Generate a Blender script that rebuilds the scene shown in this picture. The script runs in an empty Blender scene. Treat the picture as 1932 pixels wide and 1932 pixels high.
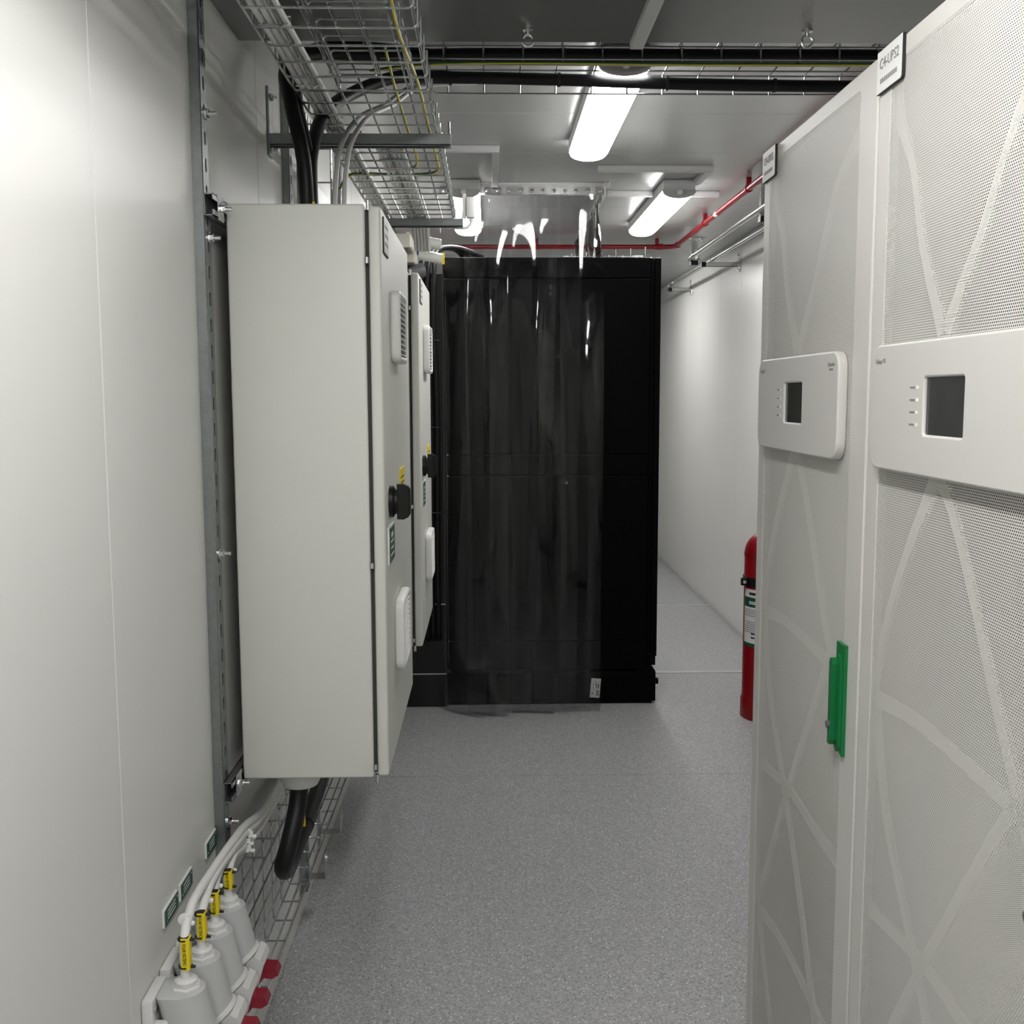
import bpy, bmesh, math, random
from mathutils import Vector, Matrix
random.seed(7)
S = bpy.context.scene
C = S.collection

# ------------------------------------------------------------------ camera
def make_camera():
    p, y, r = math.radians(6.3), math.radians(1.26), math.radians(-0.15)
    f = Vector((math.sin(y)*math.cos(p), math.cos(y)*math.cos(p), -math.sin(p)))
    rt = Vector((math.cos(y), -math.sin(y), 0))
    up = rt.cross(f)
    r1 = rt*math.cos(r) + up*math.sin(r)
    u1 = up*math.cos(r) - rt*math.sin(r)
    cam = bpy.data.cameras.new('camera')
    cam.sensor_width = 36.0
    cam.lens = 2000/1932*36.0
    cam.clip_start = 0.02
    o = bpy.data.objects.new('camera', cam)
    m = Matrix((r1, u1, -f)).transposed().to_4x4()
    m.translation = Vector((0, 0, 1.5))
    o.matrix_world = m
    C.objects.link(o)
    S.camera = o
make_camera()

# ------------------------------------------------------------------ world, exposure
w = bpy.data.worlds.new('world'); S.world = w
w.use_nodes = True
w.node_tree.nodes['Background'].inputs[0].default_value = (0.5, 0.5, 0.5, 1)
w.node_tree.nodes['Background'].inputs[1].default_value = 0.0
S.view_settings.view_transform = 'Standard'
S.view_settings.look = 'None'
S.view_settings.gamma = 1.0
S.view_settings.use_curve_mapping = False
S.view_settings.exposure = 0.85
try:
    S.cycles.use_light_tree = False
    S.cycles.max_bounces = 7
    S.cycles.adaptive_threshold = 0.07
    S.cycles.diffuse_bounces = 3
    S.cycles.glossy_bounces = 3
    S.cycles.transparent_max_bounces = 20
    S.cycles.sample_clamp_indirect = 4.0
    S.cycles.caustics_reflective = False
    S.cycles.caustics_refractive = False
except Exception:
    pass
LAMP_STRENGTH = 17.0
MIDDLE_LAMP_STRENGTH = 15.5
ENTRANCE_LAMP_STRENGTH = 29.0

# ------------------------------------------------------------------ materials
M = {}
def mat(name, col, rough=0.5, metal=0.0, spec=0.5, coat=0.0, noise=None, bump=None):
    m = bpy.data.materials.new(name); m.use_nodes = True
    nt = m.node_tree; b = nt.nodes['Principled BSDF']
    b.inputs['Base Color'].default_value = (*col, 1)
    b.inputs['Roughness'].default_value = rough
    b.inputs['Metallic'].default_value = metal
    b.inputs['Specular IOR Level'].default_value = spec
    b.inputs['Coat Weight'].default_value = coat
    b.inputs['Coat Roughness'].default_value = 0.08
    if noise or bump:
        tc = nt.nodes.new('ShaderNodeTexCoord')
    if noise:
        scale, amt = noise
        n = nt.nodes.new('ShaderNodeTexNoise'); n.inputs['Scale'].default_value = scale
        n.inputs['Detail'].default_value = 4
        nt.links.new(tc.outputs['Object'], n.inputs['Vector'])
        r = nt.nodes.new('ShaderNodeMapRange')
        r.inputs[3].default_value = 1-amt; r.inputs[4].default_value = 1+amt
        nt.links.new(n.outputs['Fac'], r.inputs[0])
        mx = nt.nodes.new('ShaderNodeMix'); mx.data_type = 'RGBA'; mx.blend_type = 'MULTIPLY'
        mx.inputs[0].default_value = 1
        mx.inputs[6].default_value = (*col, 1)
        nt.links.new(r.outputs[0], mx.inputs[7])
        nt.links.new(mx.outputs[2], b.inputs['Base Color'])
    if bump:
        scale, dist = bump
        n2 = nt.nodes.new('ShaderNodeTexNoise'); n2.inputs['Scale'].default_value = scale
        nt.links.new(tc.outputs['Object'], n2.inputs['Vector'])
        bp = nt.nodes.new('ShaderNodeBump'); bp.inputs['Distance'].default_value = dist
        bp.inputs['Strength'].default_value = 0.5
        nt.links.new(n2.outputs['Fac'], bp.inputs['Height'])
        nt.links.new(bp.outputs[0], b.inputs['Normal'])
    M[name] = m
    return m
mat('wall', (0.74, 0.74, 0.715), 0.36, spec=0.24, noise=(3, 0.03), bump=(2.5, 0.003))
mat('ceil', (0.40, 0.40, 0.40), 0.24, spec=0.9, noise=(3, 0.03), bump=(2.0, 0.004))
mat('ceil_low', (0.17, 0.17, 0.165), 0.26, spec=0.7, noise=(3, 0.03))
mat('joint', (0.30, 0.30, 0.30), 0.6)
mat('white_plastic', (0.80, 0.80, 0.79), 0.35)
mat('trunking', (0.60, 0.60, 0.60), 0.4)
mat('ups_white', (0.64, 0.63, 0.60), 0.38)
mat('ups_panel', (0.61, 0.60, 0.575), 0.42)
mat('rib', (0.85, 0.85, 0.80), 0.6)
mat('liner', (0.15, 0.15, 0.152), 0.7)
mat('screen', (0.018, 0.018, 0.02), 0.16, spec=0.6, noise=(18, 0.4))
mat('cabinet', (0.68, 0.69, 0.645), 0.42, noise=(6, 0.03), bump=(900, 0.0004))
mat('gasket', (0.045, 0.045, 0.045), 0.8)
mat('vent_white', (0.80, 0.80, 0.78), 0.4)
mat('black_plastic', (0.006, 0.006, 0.006), 0.4, spec=0.3)
mat('black_cable', (0.006, 0.006, 0.007), 0.45, spec=0.3)
mat('rack_black', (0.0018, 0.0018, 0.002), 0.42, spec=0.05)
mat('rack_dark', (0.0012, 0.0012, 0.0014), 0.5, spec=0.1)
mat('zinc', (0.55, 0.57, 0.57), 0.24, metal=1.0, noise=(60, 0.12))
mat('galv', (0.30, 0.32, 0.32), 0.40, metal=0.9, noise=(80, 0.18))
mat('steel', (0.66, 0.66, 0.66), 0.22, metal=1.0)
mat('bolt', (0.75, 0.75, 0.76), 0.2, metal=1.0)
mat('white_cable', (0.76, 0.76, 0.745), 0.45)
mat('tie_white', (0.82, 0.82, 0.80), 0.4)
mat('tie_black', (0.01, 0.01, 0.01), 0.5)
mat('tag_yellow', (0.86, 0.68, 0.01), 0.45)
mat('ink', (0.02, 0.02, 0.02), 0.6)
mat('ink_grey', (0.22, 0.22, 0.22), 0.6)
mat('earth_green', (0.02, 0.13, 0.03), 0.45)
mat('earth_yellow', (0.72, 0.62, 0.03), 0.45)
mat('sign_green', (0.012, 0.085, 0.055), 0.45)
mat('sign_white', (0.80, 0.80, 0.78), 0.45)
mat('socket_grey', (0.50, 0.51, 0.51), 0.45)
mat('socket_light', (0.68, 0.68, 0.67), 0.42)
mat('socket_red', (0.23, 0.006, 0.02), 0.4)
mat('red_paint', (0.21, 0.003, 0.006), 0.34, spec=0.35)
mat('pipe_red', (0.27, 0.004, 0.012), 0.34)
mat('handle_green', (0.0, 0.16, 0.04), 0.42)
mat('dark_panel', (0.014, 0.0145, 0.0145), 0.4, spec=0.3)
mat('duct_beige', (0.66, 0.62, 0.55), 0.5)
mat('duct_brown', (0.22, 0.19, 0.165), 0.5)
mat('hose_white', (0.78, 0.80, 0.74), 0.4)
mat('pipe_dark', (0.12, 0.12, 0.125), 0.4)
mat('blue_strap', (0.02, 0.03, 0.12), 0.4)
mat('lamp_housing', (0.75, 0.75, 0.75), 0.45)
mat('lamp_cap', (0.42, 0.42, 0.42), 0.45)
mat('alu', (0.80, 0.80, 0.80), 0.30, metal=0.85)
mat('skirting', (0.66, 0.65, 0.62), 0.4)

def lamp_mat(name, strength):
    m = bpy.data.materials.new(name); m.use_nodes = True
    b = m.node_tree.nodes['Principled BSDF']
    b.inputs['Base Color'].default_value = (0.9, 0.9, 0.9, 1)
    b.inputs['Emission Color'].default_value = (1.0, 0.985, 0.96, 1)
    b.inputs['Emission Strength'].default_value = strength
    M[name] = m
lamp_mat('lamp_diffuser', LAMP_STRENGTH)
lamp_mat('lamp_diffuser_entrance', ENTRANCE_LAMP_STRENGTH)
lamp_mat('lamp_diffuser_middle', MIDDLE_LAMP_STRENGTH)

def pvc_mat():
    m = bpy.data.materials.new('clear_pvc'); m.use_nodes = True
    nt = m.node_tree; nt.nodes.clear()
    out = nt.nodes.new('ShaderNodeOutputMaterial')
    tr = nt.nodes.new('ShaderNodeBsdfTransparent'); tr.inputs[0].default_value = (0.965, 0.968, 0.975, 1)
    gl = nt.nodes.new('ShaderNodeBsdfGlossy'); gl.inputs['Roughness'].default_value = 0.035
    gl.inputs[0].default_value = (1, 1, 1, 1)
    fr = nt.nodes.new('ShaderNodeFresnel'); fr.inputs['IOR'].default_value = 1.30
    mx = nt.nodes.new('ShaderNodeMixShader')
    L = nt.links.new
    L(fr.outputs[0], mx.inputs[0]); L(tr.outputs[0], mx.inputs[1]); L(gl.outputs[0], mx.inputs[2])
    L(mx.outputs[0], out.inputs[0])
    M['clear_pvc'] = m
pvc_mat()

def floor_mat():
    m = bpy.data.materials.new('vinyl_floor'); m.use_nodes = True
    nt = m.node_tree; b = nt.nodes['Principled BSDF']; L = nt.links.new
    tc = nt.nodes.new('ShaderNodeTexCoord')
    n = nt.nodes.new('ShaderNodeTexNoise'); n.inputs['Scale'].default_value = 190; n.inputs['Detail'].default_value = 4
    v = nt.nodes.new('ShaderNodeTexVoronoi'); v.inputs['Scale'].default_value = 120
    v2 = nt.nodes.new('ShaderNodeTexVoronoi'); v2.inputs['Scale'].default_value = 150
    for x in (n, v, v2): L(tc.outputs['Object'], x.inputs['Vector'])
    r0 = nt.nodes.new('ShaderNodeValToRGB')
    r0.color_ramp.elements[0].position = 0.3; r0.color_ramp.elements[0].color = (0.23, 0.232, 0.238, 1)
    r0.color_ramp.elements[1].position = 0.7; r0.color_ramp.elements[1].color = (0.50, 0.503, 0.512, 1)
    L(n.outputs['Fac'], r0.inputs[0])
    def fleck(vn, lo, hi):
        sep = nt.nodes.new('ShaderNodeSeparateColor'); L(vn.outputs['Color'], sep.inputs[0])
        a = nt.nodes.new('ShaderNodeMath'); a.operation = 'GREATER_THAN'; a.inputs[1].default_value = lo
        L(sep.outputs[0], a.inputs[0])
        d = nt.nodes.new('ShaderNodeMath'); d.operation = 'LESS_THAN'; d.inputs[1].default_value = hi
        L(vn.outputs['Distance'], d.inputs[0])
        mm = nt.nodes.new('ShaderNodeMath'); mm.operation = 'MULTIPLY'
        L(a.outputs[0], mm.inputs[0]); L(d.outputs[0], mm.inputs[1])
        return mm
    f1 = fleck(v, 0.83, 0.30); f2 = fleck(v2, 0.86, 0.32)
    m1 = nt.nodes.new('ShaderNodeMix'); m1.data_type = 'RGBA'
    L(f1.outputs[0], m1.inputs[0]); L(r0.outputs[0], m1.inputs[6]); m1.inputs[7].default_value = (0.72, 0.72, 0.73, 1)
    m2 = nt.nodes.new('ShaderNodeMix'); m2.data_type = 'RGBA'
    L(f2.outputs[0], m2.inputs[0]); L(m1.outputs[2], m2.inputs[6]); m2.inputs[7].default_value = (0.15, 0.15, 0.16, 1)
    L(m2.outputs[2], b.inputs['Base Color'])
    b.inputs['Roughness'].default_value = 0.42
    bp = nt.nodes.new('ShaderNodeBump'); bp.inputs['Distance'].default_value = 0.0006; bp.inputs['Strength'].default_value = 0.6
    L(n.outputs['Fac'], bp.inputs['Height']); L(bp.outputs[0], b.inputs['Normal'])
    M['vinyl_floor'] = m
floor_mat()

def perforated_mat():
    """white sheet with a staggered pattern of round holes, in the sheet's own Y/Z metres"""
    m = bpy.data.materials.new('perforated_sheet'); m.use_nodes = True
    nt = m.node_tree; b = nt.nodes['Principled BSDF']; L = nt.links.new
    b.inputs['Base Color'].default_value = (0.80, 0.79, 0.75, 1); b.inputs['Roughness'].default_value = 0.4
    out = nt.nodes['Material Output']
    tc = nt.nodes.new('ShaderNodeTexCoord'); sp = nt.nodes.new('ShaderNodeSeparateXYZ')
    L(tc.outputs['Object'], sp.inputs[0])
    PA, PB = 0.0043, 0.0066           # pitch along Y, and two rows in Z
    def op(o, a, bb=None):
        n = nt.nodes.new('ShaderNodeMath'); n.operation = o
        for i, q in enumerate((a, bb)):
            if q is None: continue
            if isinstance(q, (int, float)): n.inputs[i].default_value = q
            else: L(q, n.inputs[i])
        return n.outputs[0]
    def lattice(oy, oz):
        y = op('ADD', op('DIVIDE', sp.outputs[1], PA), 1000+oy)
        z = op('ADD', op('DIVIDE', sp.outputs[2], PB), 1000+oz)
        fy = op('MULTIPLY', op('SUBTRACT', op('FRACT', y), 0.5), PA)
        fz = op('MULTIPLY', op('SUBTRACT', op('FRACT', z), 0.5), PB)
        return op('ADD', op('MULTIPLY', fy, fy), op('MULTIPLY', fz, fz))
    d = op('MINIMUM', lattice(0, 0), lattice(0.5, 0.5))
    hole = op('LESS_THAN', d, 0.00142**2)
    tr = nt.nodes.new('ShaderNodeBsdfTransparent')
    mx = nt.nodes.new('ShaderNodeMixShader')
    L(hole, mx.inputs[0]); L(b.outputs[0], mx.inputs[1]); L(tr.outputs[0], mx.inputs[2])
    L(mx.outputs[0], out.inputs[0])
    M['perforated_sheet'] = m
perforated_mat()

# ------------------------------------------------------------------ mesh helpers
class MB:
    """collects shapes in world metres; build() links them as one mesh object"""
    def __init__(s): s.bm = bmesh.new()
    def box(s, x0, x1, y0, y1, z0, z1, r=0.0, seg=2):
        t = bmesh.new()
        bmesh.ops.create_cube(t, size=1)
        for v in t.verts:
            v.co = Vector(((x0+x1)/2+v.co.x*(x1-x0), (y0+y1)/2+v.co.y*(y1-y0), (z0+z1)/2+v.co.z*(z1-z0)))
        if r > 0:
            bmesh.ops.bevel(t, geom=t.edges[:], offset=r, segments=seg, affect='EDGES', profile=0.5)
        s._add(t); return s
    def _add(s, t, mtx=None):
        if mtx is not None: bmesh.ops.transform(t, matrix=mtx, verts=t.verts)
        me = bpy.data.meshes.new('tmp'); t.to_mesh(me); t.free(); s.bm.from_mesh(me); bpy.data.meshes.remove(me)
    def cyl(s, a, b, r, r2=None, n=16, caps=True):
        a, b = Vector(a), Vector(b); d = b-a
        t = bmesh.new()
        bmesh.ops.create_cone(t, cap_ends=caps, segments=n, radius1=r, radius2=r if r2 is None else r2, depth=d.length)
        q = d.to_track_quat('Z', 'Y').to_matrix().to_4x4(); q.translation = (a+b)/2
        s._add(t, q); return s
    def tube(s, pts, r, n=8, caps=True, closed=False):
        pts = [Vector(p) for p in pts]; N = len(pts); rings = []
        up = None
        for i, p in enumerate(pts):
            if closed: d = (pts[(i+1) % N]-pts[i-1]).normalized()
            elif i == 0: d = (pts[1]-p).normalized()
            elif i == N-1: d = (p-pts[-2]).normalized()
            else: d = ((pts[i+1]-p).normalized()+(p-pts[i-1]).normalized()).normalized()
            if up is None:
                up = Vector((0, 0, 1)) if abs(d.z) < 0.9 else Vector((1, 0, 0))
            e1 = (up-d*up.dot(d)).normalized(); e2 = d.cross(e1); up = e1
            rr = r[i] if isinstance(r, (list, tuple)) else r
            rings.append([s.bm.verts.new(p+e1*rr*math.cos(2*math.pi*k/n)+e2*rr*math.sin(2*math.pi*k/n)) for k in range(n)])
        rng = range(N) if closed else range(N-1)
        for i in rng:
            A, B = rings[i], rings[(i+1) % N]
            for k in range(n):
                s.bm.faces.new((A[k], A[(k+1) % n], B[(k+1) % n], B[k]))
        if caps and not closed:
            s.bm.faces.new(rings[0][::-1]); s.bm.faces.new(rings[-1])
        return s
    def rings(s, rs, close=True, cap0=True, cap1=True):
        """loft through lists of points"""
        R = [[s.bm.verts.new(Vector(p)) for p in ring] for ring in rs]
        n = len(R[0])
        for A, B in zip(R, R[1:]):
            for k in range(n if close else n-1):
                s.bm.faces.new((A[k], A[(k+1) % n], B[(k+1) % n], B[k]))
        if cap0: s.bm.faces.new(R[0][::-1])
        if cap1: s.bm.faces.new(R[-1])
        return s
    def lathe(s, prof, base, axis=(0, 0, 1), n=24):
        """prof: list of (radius, height)"""
        base = Vector(base); ax = Vector(axis).normalized()
        e1 = ax.orthogonal().normalized(); e2 = ax.cross(e1)
        rs = [[base+ax*h+(e1*math.cos(2*math.pi*k/n)+e2*math.sin(2*math.pi*k/n))*max(r, 1e-5) for k in range(n)] for r, h in prof]
        return s.rings(rs)
    def prism(s, poly, o, u, v, depth):
        """polygon (a,b) in plane o+a*u+b*v, extruded by u x v * depth"""
        o, u, v = Vector(o), Vector(u), Vector(v); nrm = u.cross(v).normalized()
        return s.rings([[o+u*a+v*b for a, b in poly], [o+u*a+v*b+nrm*depth for a, b in poly]])
    def quad(s, a, b, c, d):
        s.bm.faces.new([s.bm.verts.new(Vector(p)) for p in (a, b, c, d)]); return s
    def mesh_in(s, me, mtx):
        t = bmesh.new(); t.from_mesh(me); s._add(t, mtx); return s
    def build(s, name, material, parent=None, smooth=False, loc=None):
        bm = s.bm
        bmesh.ops.recalc_face_normals(bm, faces=bm.faces[:])
        if parent is not None: off = root_of(parent)['_o'] if False else OFF[root_of(parent).name]
        else:
            if loc is None:
                xs = [v.co for v in bm.verts]
                lo = [min(q[i] for q in xs) for i in range(3)]; hi = [max(q[i] for q in xs) for i in range(3)]
                loc = ((lo[0]+hi[0])/2, (lo[1]+hi[1])/2, lo[2])
            off = Vector(loc)
        bmesh.ops.translate(bm, verts=bm.verts[:], vec=-off)
        me = bpy.data.meshes.new(name); bm.to_mesh(me); bm.free()
        me.materials.append(M[material])
        if smooth:
            me.polygons.foreach_set('use_smooth', [True]*len(me.polygons))
            try: me.set_sharp_from_angle(angle=math.radians(38))
            except Exception: pass
        o = bpy.data.objects.new(name, me); C.objects.link(o)
        if parent is not None: o.parent = parent
        else:
            o.location = off; OFF[o.name] = off.copy()
        return o
OFF = {}
def root_of(o):
    while o.parent is not None: o = o.parent
    return o
def thing(name, label, cat, loc, group=None):
    o = bpy.data.objects.new(name, None); C.objects.link(o)
    o.location = loc; OFF[o.name] = Vector(loc); o.empty_display_size = 0.05
    return tag(o, label, cat, group)
def tag(o, label, cat, group=None, kind=None):
    o['label'] = label; o['category'] = cat
    if group: o['group'] = group
    if kind: o['kind'] = kind
    return o
def struct(o, label, cat):
    o['kind'] = 'structure'; o['label'] = label; o['category'] = cat
    return o
def copy_tree(o, dv, parent=None, label=None):
    c = o.copy(); C.objects.link(c)
    if parent is None:
        c.location = Vector(o.location)+Vector(dv); OFF[c.name] = Vector(c.location)
        if label: c['label'] = label
    else: c.parent = parent
    for ch in list(o.children):
        copy_tree(ch, dv, c)
    return c
def share(o, dv):
    """another piece of the same mesh under the same parent"""
    c = o.copy(); C.objects.link(c); c.parent = o.parent
    c.location = Vector(o.location)+Vector(dv)
    return c
def smooth_path(pts, sub=6):
    P = [Vector(p) for p in pts]; out = []
    for i in range(len(P)-1):
        p0 = P[max(i-1, 0)]; p1 = P[i]; p2 = P[i+1]; p3 = P[min(i+2, len(P)-1)]
        for k in range(sub):
            t = k/sub
            out.append(0.5*((2*p1)+(p2-p0)*t+(2*p0-5*p1+4*p2-p3)*t*t+(3*p1-p0-3*p2+p3)*t**3))
    out.append(P[-1]); return out
def rrect(a0, a1, b0, b1, r, n=5, corners=(1, 1, 1, 1)):
    pts = []
    for (ca, cb, st), c in zip(((a1-r, b1-r, 0), (a0+r, b1-r, 90), (a0+r, b0+r, 180), (a1-r, b0+r, 270)), corners):
        if not c:
            pts.append((a1 if st in (0, 270) else a0, b1 if st in (0, 90) else b0)); continue
        for k in range(n+1):
            t = math.radians(st+90*k/n); pts.append((ca+r*math.cos(t), cb+r*math.sin(t)))
    return pts
def plate2d(outer, holes, depth, bevel=0.0, bres=2):
    """flat plate with holes: local x,y in plane, thickness along z (0..depth)"""
    cu = bpy.data.curves.new('tmp', 'CURVE'); cu.dimensions = '2D'; cu.fill_mode = 'BOTH'
    cu.extrude = depth/2-bevel; cu.bevel_depth = bevel; cu.bevel_resolution = bres
    if bevel: cu.offset = -bevel
    for poly in [outer]+list(holes):
        sp = cu.splines.new('POLY'); sp.points.add(len(poly)-1); sp.use_cyclic_u = True
        for q, (a, b) in zip(sp.points, poly): q.co = (a, b, 0, 1)
    o = bpy.data.objects.new('tmp', cu); C.objects.link(o)
    me = bpy.data.meshes.new_from_object(o.evaluated_get(bpy.context.evaluated_depsgraph_get()))
    bpy.data.objects.remove(o); bpy.data.curves.remove(cu)
    me.transform(Matrix.Translation((0, 0, depth/2)))
    return me
def frame_mtx(o, u, v):
    u, v = Vector(u).normalized(), Vector(v).normalized(); n = u.cross(v)
    m = Matrix((u, v, n)).transposed().to_4x4(); m.translation = Vector(o); return m
def lettering(txt, size, o, u, v, material, parent, name='lettering', align='CENTER', stretch=1.0, thick=0.0003):
    cu = bpy.data.curves.new('tmp', 'FONT'); cu.body = txt; cu.size = size; cu.align_x = align; cu.align_y = 'CENTER'
    cu.extrude = thick; cu.resolution_u = 2
    ob = bpy.data.objects.new('tmp', cu); C.objects.link(ob)
    me = bpy.data.meshes.new_from_object(ob.evaluated_get(bpy.context.evaluated_depsgraph_get()))
    bpy.data.objects.remove(ob); bpy.data.curves.remove(cu)
    if stretch != 1.0: me.transform(Matrix.Diagonal((stretch, 1, 1, 1)))
    mb = MB(); mb.mesh_in(me, frame_mtx(o, u, v)); bpy.data.meshes.remove(me)
    return mb.build(name, material, parent)

XL, XR = -0.555, 1.577
ZN, ZF, YS = 2.29, 2.45, 2.49          # lower ceiling near, higher ceiling beyond YS
YB, YE = -3.2, 10.5

# ================================================================== the room
def room():
    fl = struct(MB().box(XL, XR, YB, YE, -0.06, -0.004).build('floor', 'joint'), 'grey speckled vinyl floor of the corridor', 'floor')
    ys = [YB, 4.06, 5.605, 7.44, 8.80, YE]
    for a, b in zip(ys, ys[1:]):
        g = 0.001 if b == 4.06 or a == 4.06 else 0.003
        MB().box(XL, XR, a+(g if a > YB else 0), b-(g if b < YE else 0), -0.004, 0.0).build('vinyl_sheet', 'vinyl_floor', fl)
    # aluminium joint strips across the floor
    for k, yy in enumerate((5.605, 7.44)):
        struct(MB().box(XL, XR, yy-0.018, yy+0.018, 0.0, 0.004, 0.0015).build('trim_%d' % (k+1), 'alu'),
               ('thin metal joint strip across the floor beside the black rack', 'thin metal joint strip across the floor far behind the black rack')[k], 'floor strip')
    # ceiling panels on a backing slab
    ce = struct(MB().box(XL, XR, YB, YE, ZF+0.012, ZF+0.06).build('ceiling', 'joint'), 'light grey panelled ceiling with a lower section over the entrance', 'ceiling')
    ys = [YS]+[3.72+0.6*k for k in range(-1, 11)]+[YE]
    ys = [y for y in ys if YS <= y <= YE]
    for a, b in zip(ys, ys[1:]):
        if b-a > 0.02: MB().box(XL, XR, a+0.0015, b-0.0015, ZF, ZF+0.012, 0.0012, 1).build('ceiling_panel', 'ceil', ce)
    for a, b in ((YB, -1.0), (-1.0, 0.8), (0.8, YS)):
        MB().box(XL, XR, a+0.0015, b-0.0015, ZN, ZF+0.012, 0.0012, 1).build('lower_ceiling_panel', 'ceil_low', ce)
    # left wall panels
    wl = struct(MB().box(XL-0.06, XL-0.01, YB, YE, 0, ZF).build('wall_left', 'joint'), 'glossy white panel wall behind the grey cabinets', 'wall')
    ys = [YB, -1.45, -0.25, 0.35, 0.95, 1.551, 2.655, 3.255, 3.855, 4.455, 5.055, 5.655, 6.255, 6.855, 7.455, 8.055, 8.655, 9.255, 9.855, YE]
    for a, b in zip(ys, ys[1:]):
        MB().box(XL-0.01, XL, a+0.0012, b-0.0012, 0, ZF, 0.001, 1).build('wall_panel', 'wall', wl)
    wr = struct(MB().box(XR+0.01, XR+0.06, YB, YE, 0, ZF).build('wall_right', 'joint'), 'glossy white panel wall beyond the black rack', 'wall')
    ys = [YB]+[0.066+0.6*k for k in range(-5, 18)]+[YE]
    ys = [y for y in ys if YB <= y <= YE]
    for a, b in zip(ys, ys[1:]):
        if b-a > 0.02: MB().box(XR, XR+0.01, a+0.0012, b-0.0012, 0, ZF, 0.001, 1).build('wall_panel', 'wall', wr)
    struct(MB().box(XL, XR, YE, YE+0.06, 0, ZF).build('wall_back', 'wall'), 'white end wall at the far end of the corridor', 'wall')
    struct(MB().box(XL, XR, YB-0.06, YB, 0, ZF).build('wall_front', 'wall'), 'white end wall at the entrance end', 'wall')
    b = struct(MB().box(XL, XL+0.006, YB, YE, 0, 0.055, 0.002).build('baseboard_left', 'skirting'), 'pale skirting strip below the grey cabinets', 'baseboard')
    b = struct(MB().box(XR-0.012, XR, YB, YE, 0, 0.03, 0.003).build('baseboard_right', 'alu'), 'bright metal skirting strip along the far right wall', 'baseboard')
    # corner angle along the right wall under the ceiling
    struct(MB().box(XR-0.03, XR, YS, YE, ZF-0.03, ZF, 0.003).build('trim_3', 'ceil'), 'white corner trim under the ceiling on the wall beyond the rack', 'corner trim')
room()

# ================================================================== luminaires
def luminaire(x, y0, y1, zc, label, power='lamp_diffuser', W=0.072):
    t = thing('ceiling_light', label, 'light fixture', (x, (y0+y1)/2, zc-0.09), 'long linear ceiling lights')
    MB().box(x-W, x+W, y0+0.02, y1-0.02, zc-0.050, zc-0.0005, 0.004).build('housing', 'lamp_housing', t)
    def prof(k, zoff=0.0):
        return [(x+W*k*math.cos(a), zc-0.048+zoff-(0.034*k)*max(math.sin(a), 0)**0.8) for a in [math.pi*i/14 for i in range(15)]]
    rs = []
    for yy, k in ((y0+0.022, 0.97), (y0+0.06, 1.0), (y1-0.07, 1.0), (y1-0.035, 0.96), (y1-0.012, 0.80), (y1, 0.5)):
        rs.append([(px, yy, pz) for px, pz in prof(k)])
    MB().rings(rs).build('diffuser', power, t, smooth=True)
    c = MB()
    c.rings([[(px, yy, pz) for px, pz in prof(k)] for yy, k in ((y0, 0.9), (y0+0.004, 1.03), (y0+0.024, 1.03))])
    e = c.build('end_cap', 'lamp_cap', t, smooth=True)
    MB().lathe([(0.006, 0), (0.012, 0.004), (0.012, 0.014), (0.007, 0.02)], (x, y0+0.002, zc-0.060), (0, -1, 0), 14).build('cable_gland', 'white_plastic', e, smooth=True)
    return t
luminaire(0.378, 2.985, 4.12, ZF, 'long white ceiling light between the wire tray and the strip curtain', 'lamp_diffuser_middle')
luminaire(0.853, 4.80, 6.02, ZF, 'long white ceiling light beside the red pipe, past the strip curtain')
luminaire(-0.105, 4.80, 6.00, ZF, 'long white ceiling light above the black rack, behind the strip curtain')
luminaire(0.02, 0.15, 1.37, ZN, 'long white ceiling light on the lower ceiling between the UPS and the white wall', 'lamp_diffuser_entrance', 0.042)
luminaire(0.02, -2.25, -1.03, ZN, 'added unseen ceiling light on the lower ceiling, farthest from the black rack', 'lamp_diffuser_entrance')  # extra lamp added behind the camera to soften falloff on wall and cabinet
luminaire(0.853, 7.45, 8.67, ZF, 'long white ceiling light over the floor beyond the black rack')

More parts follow.
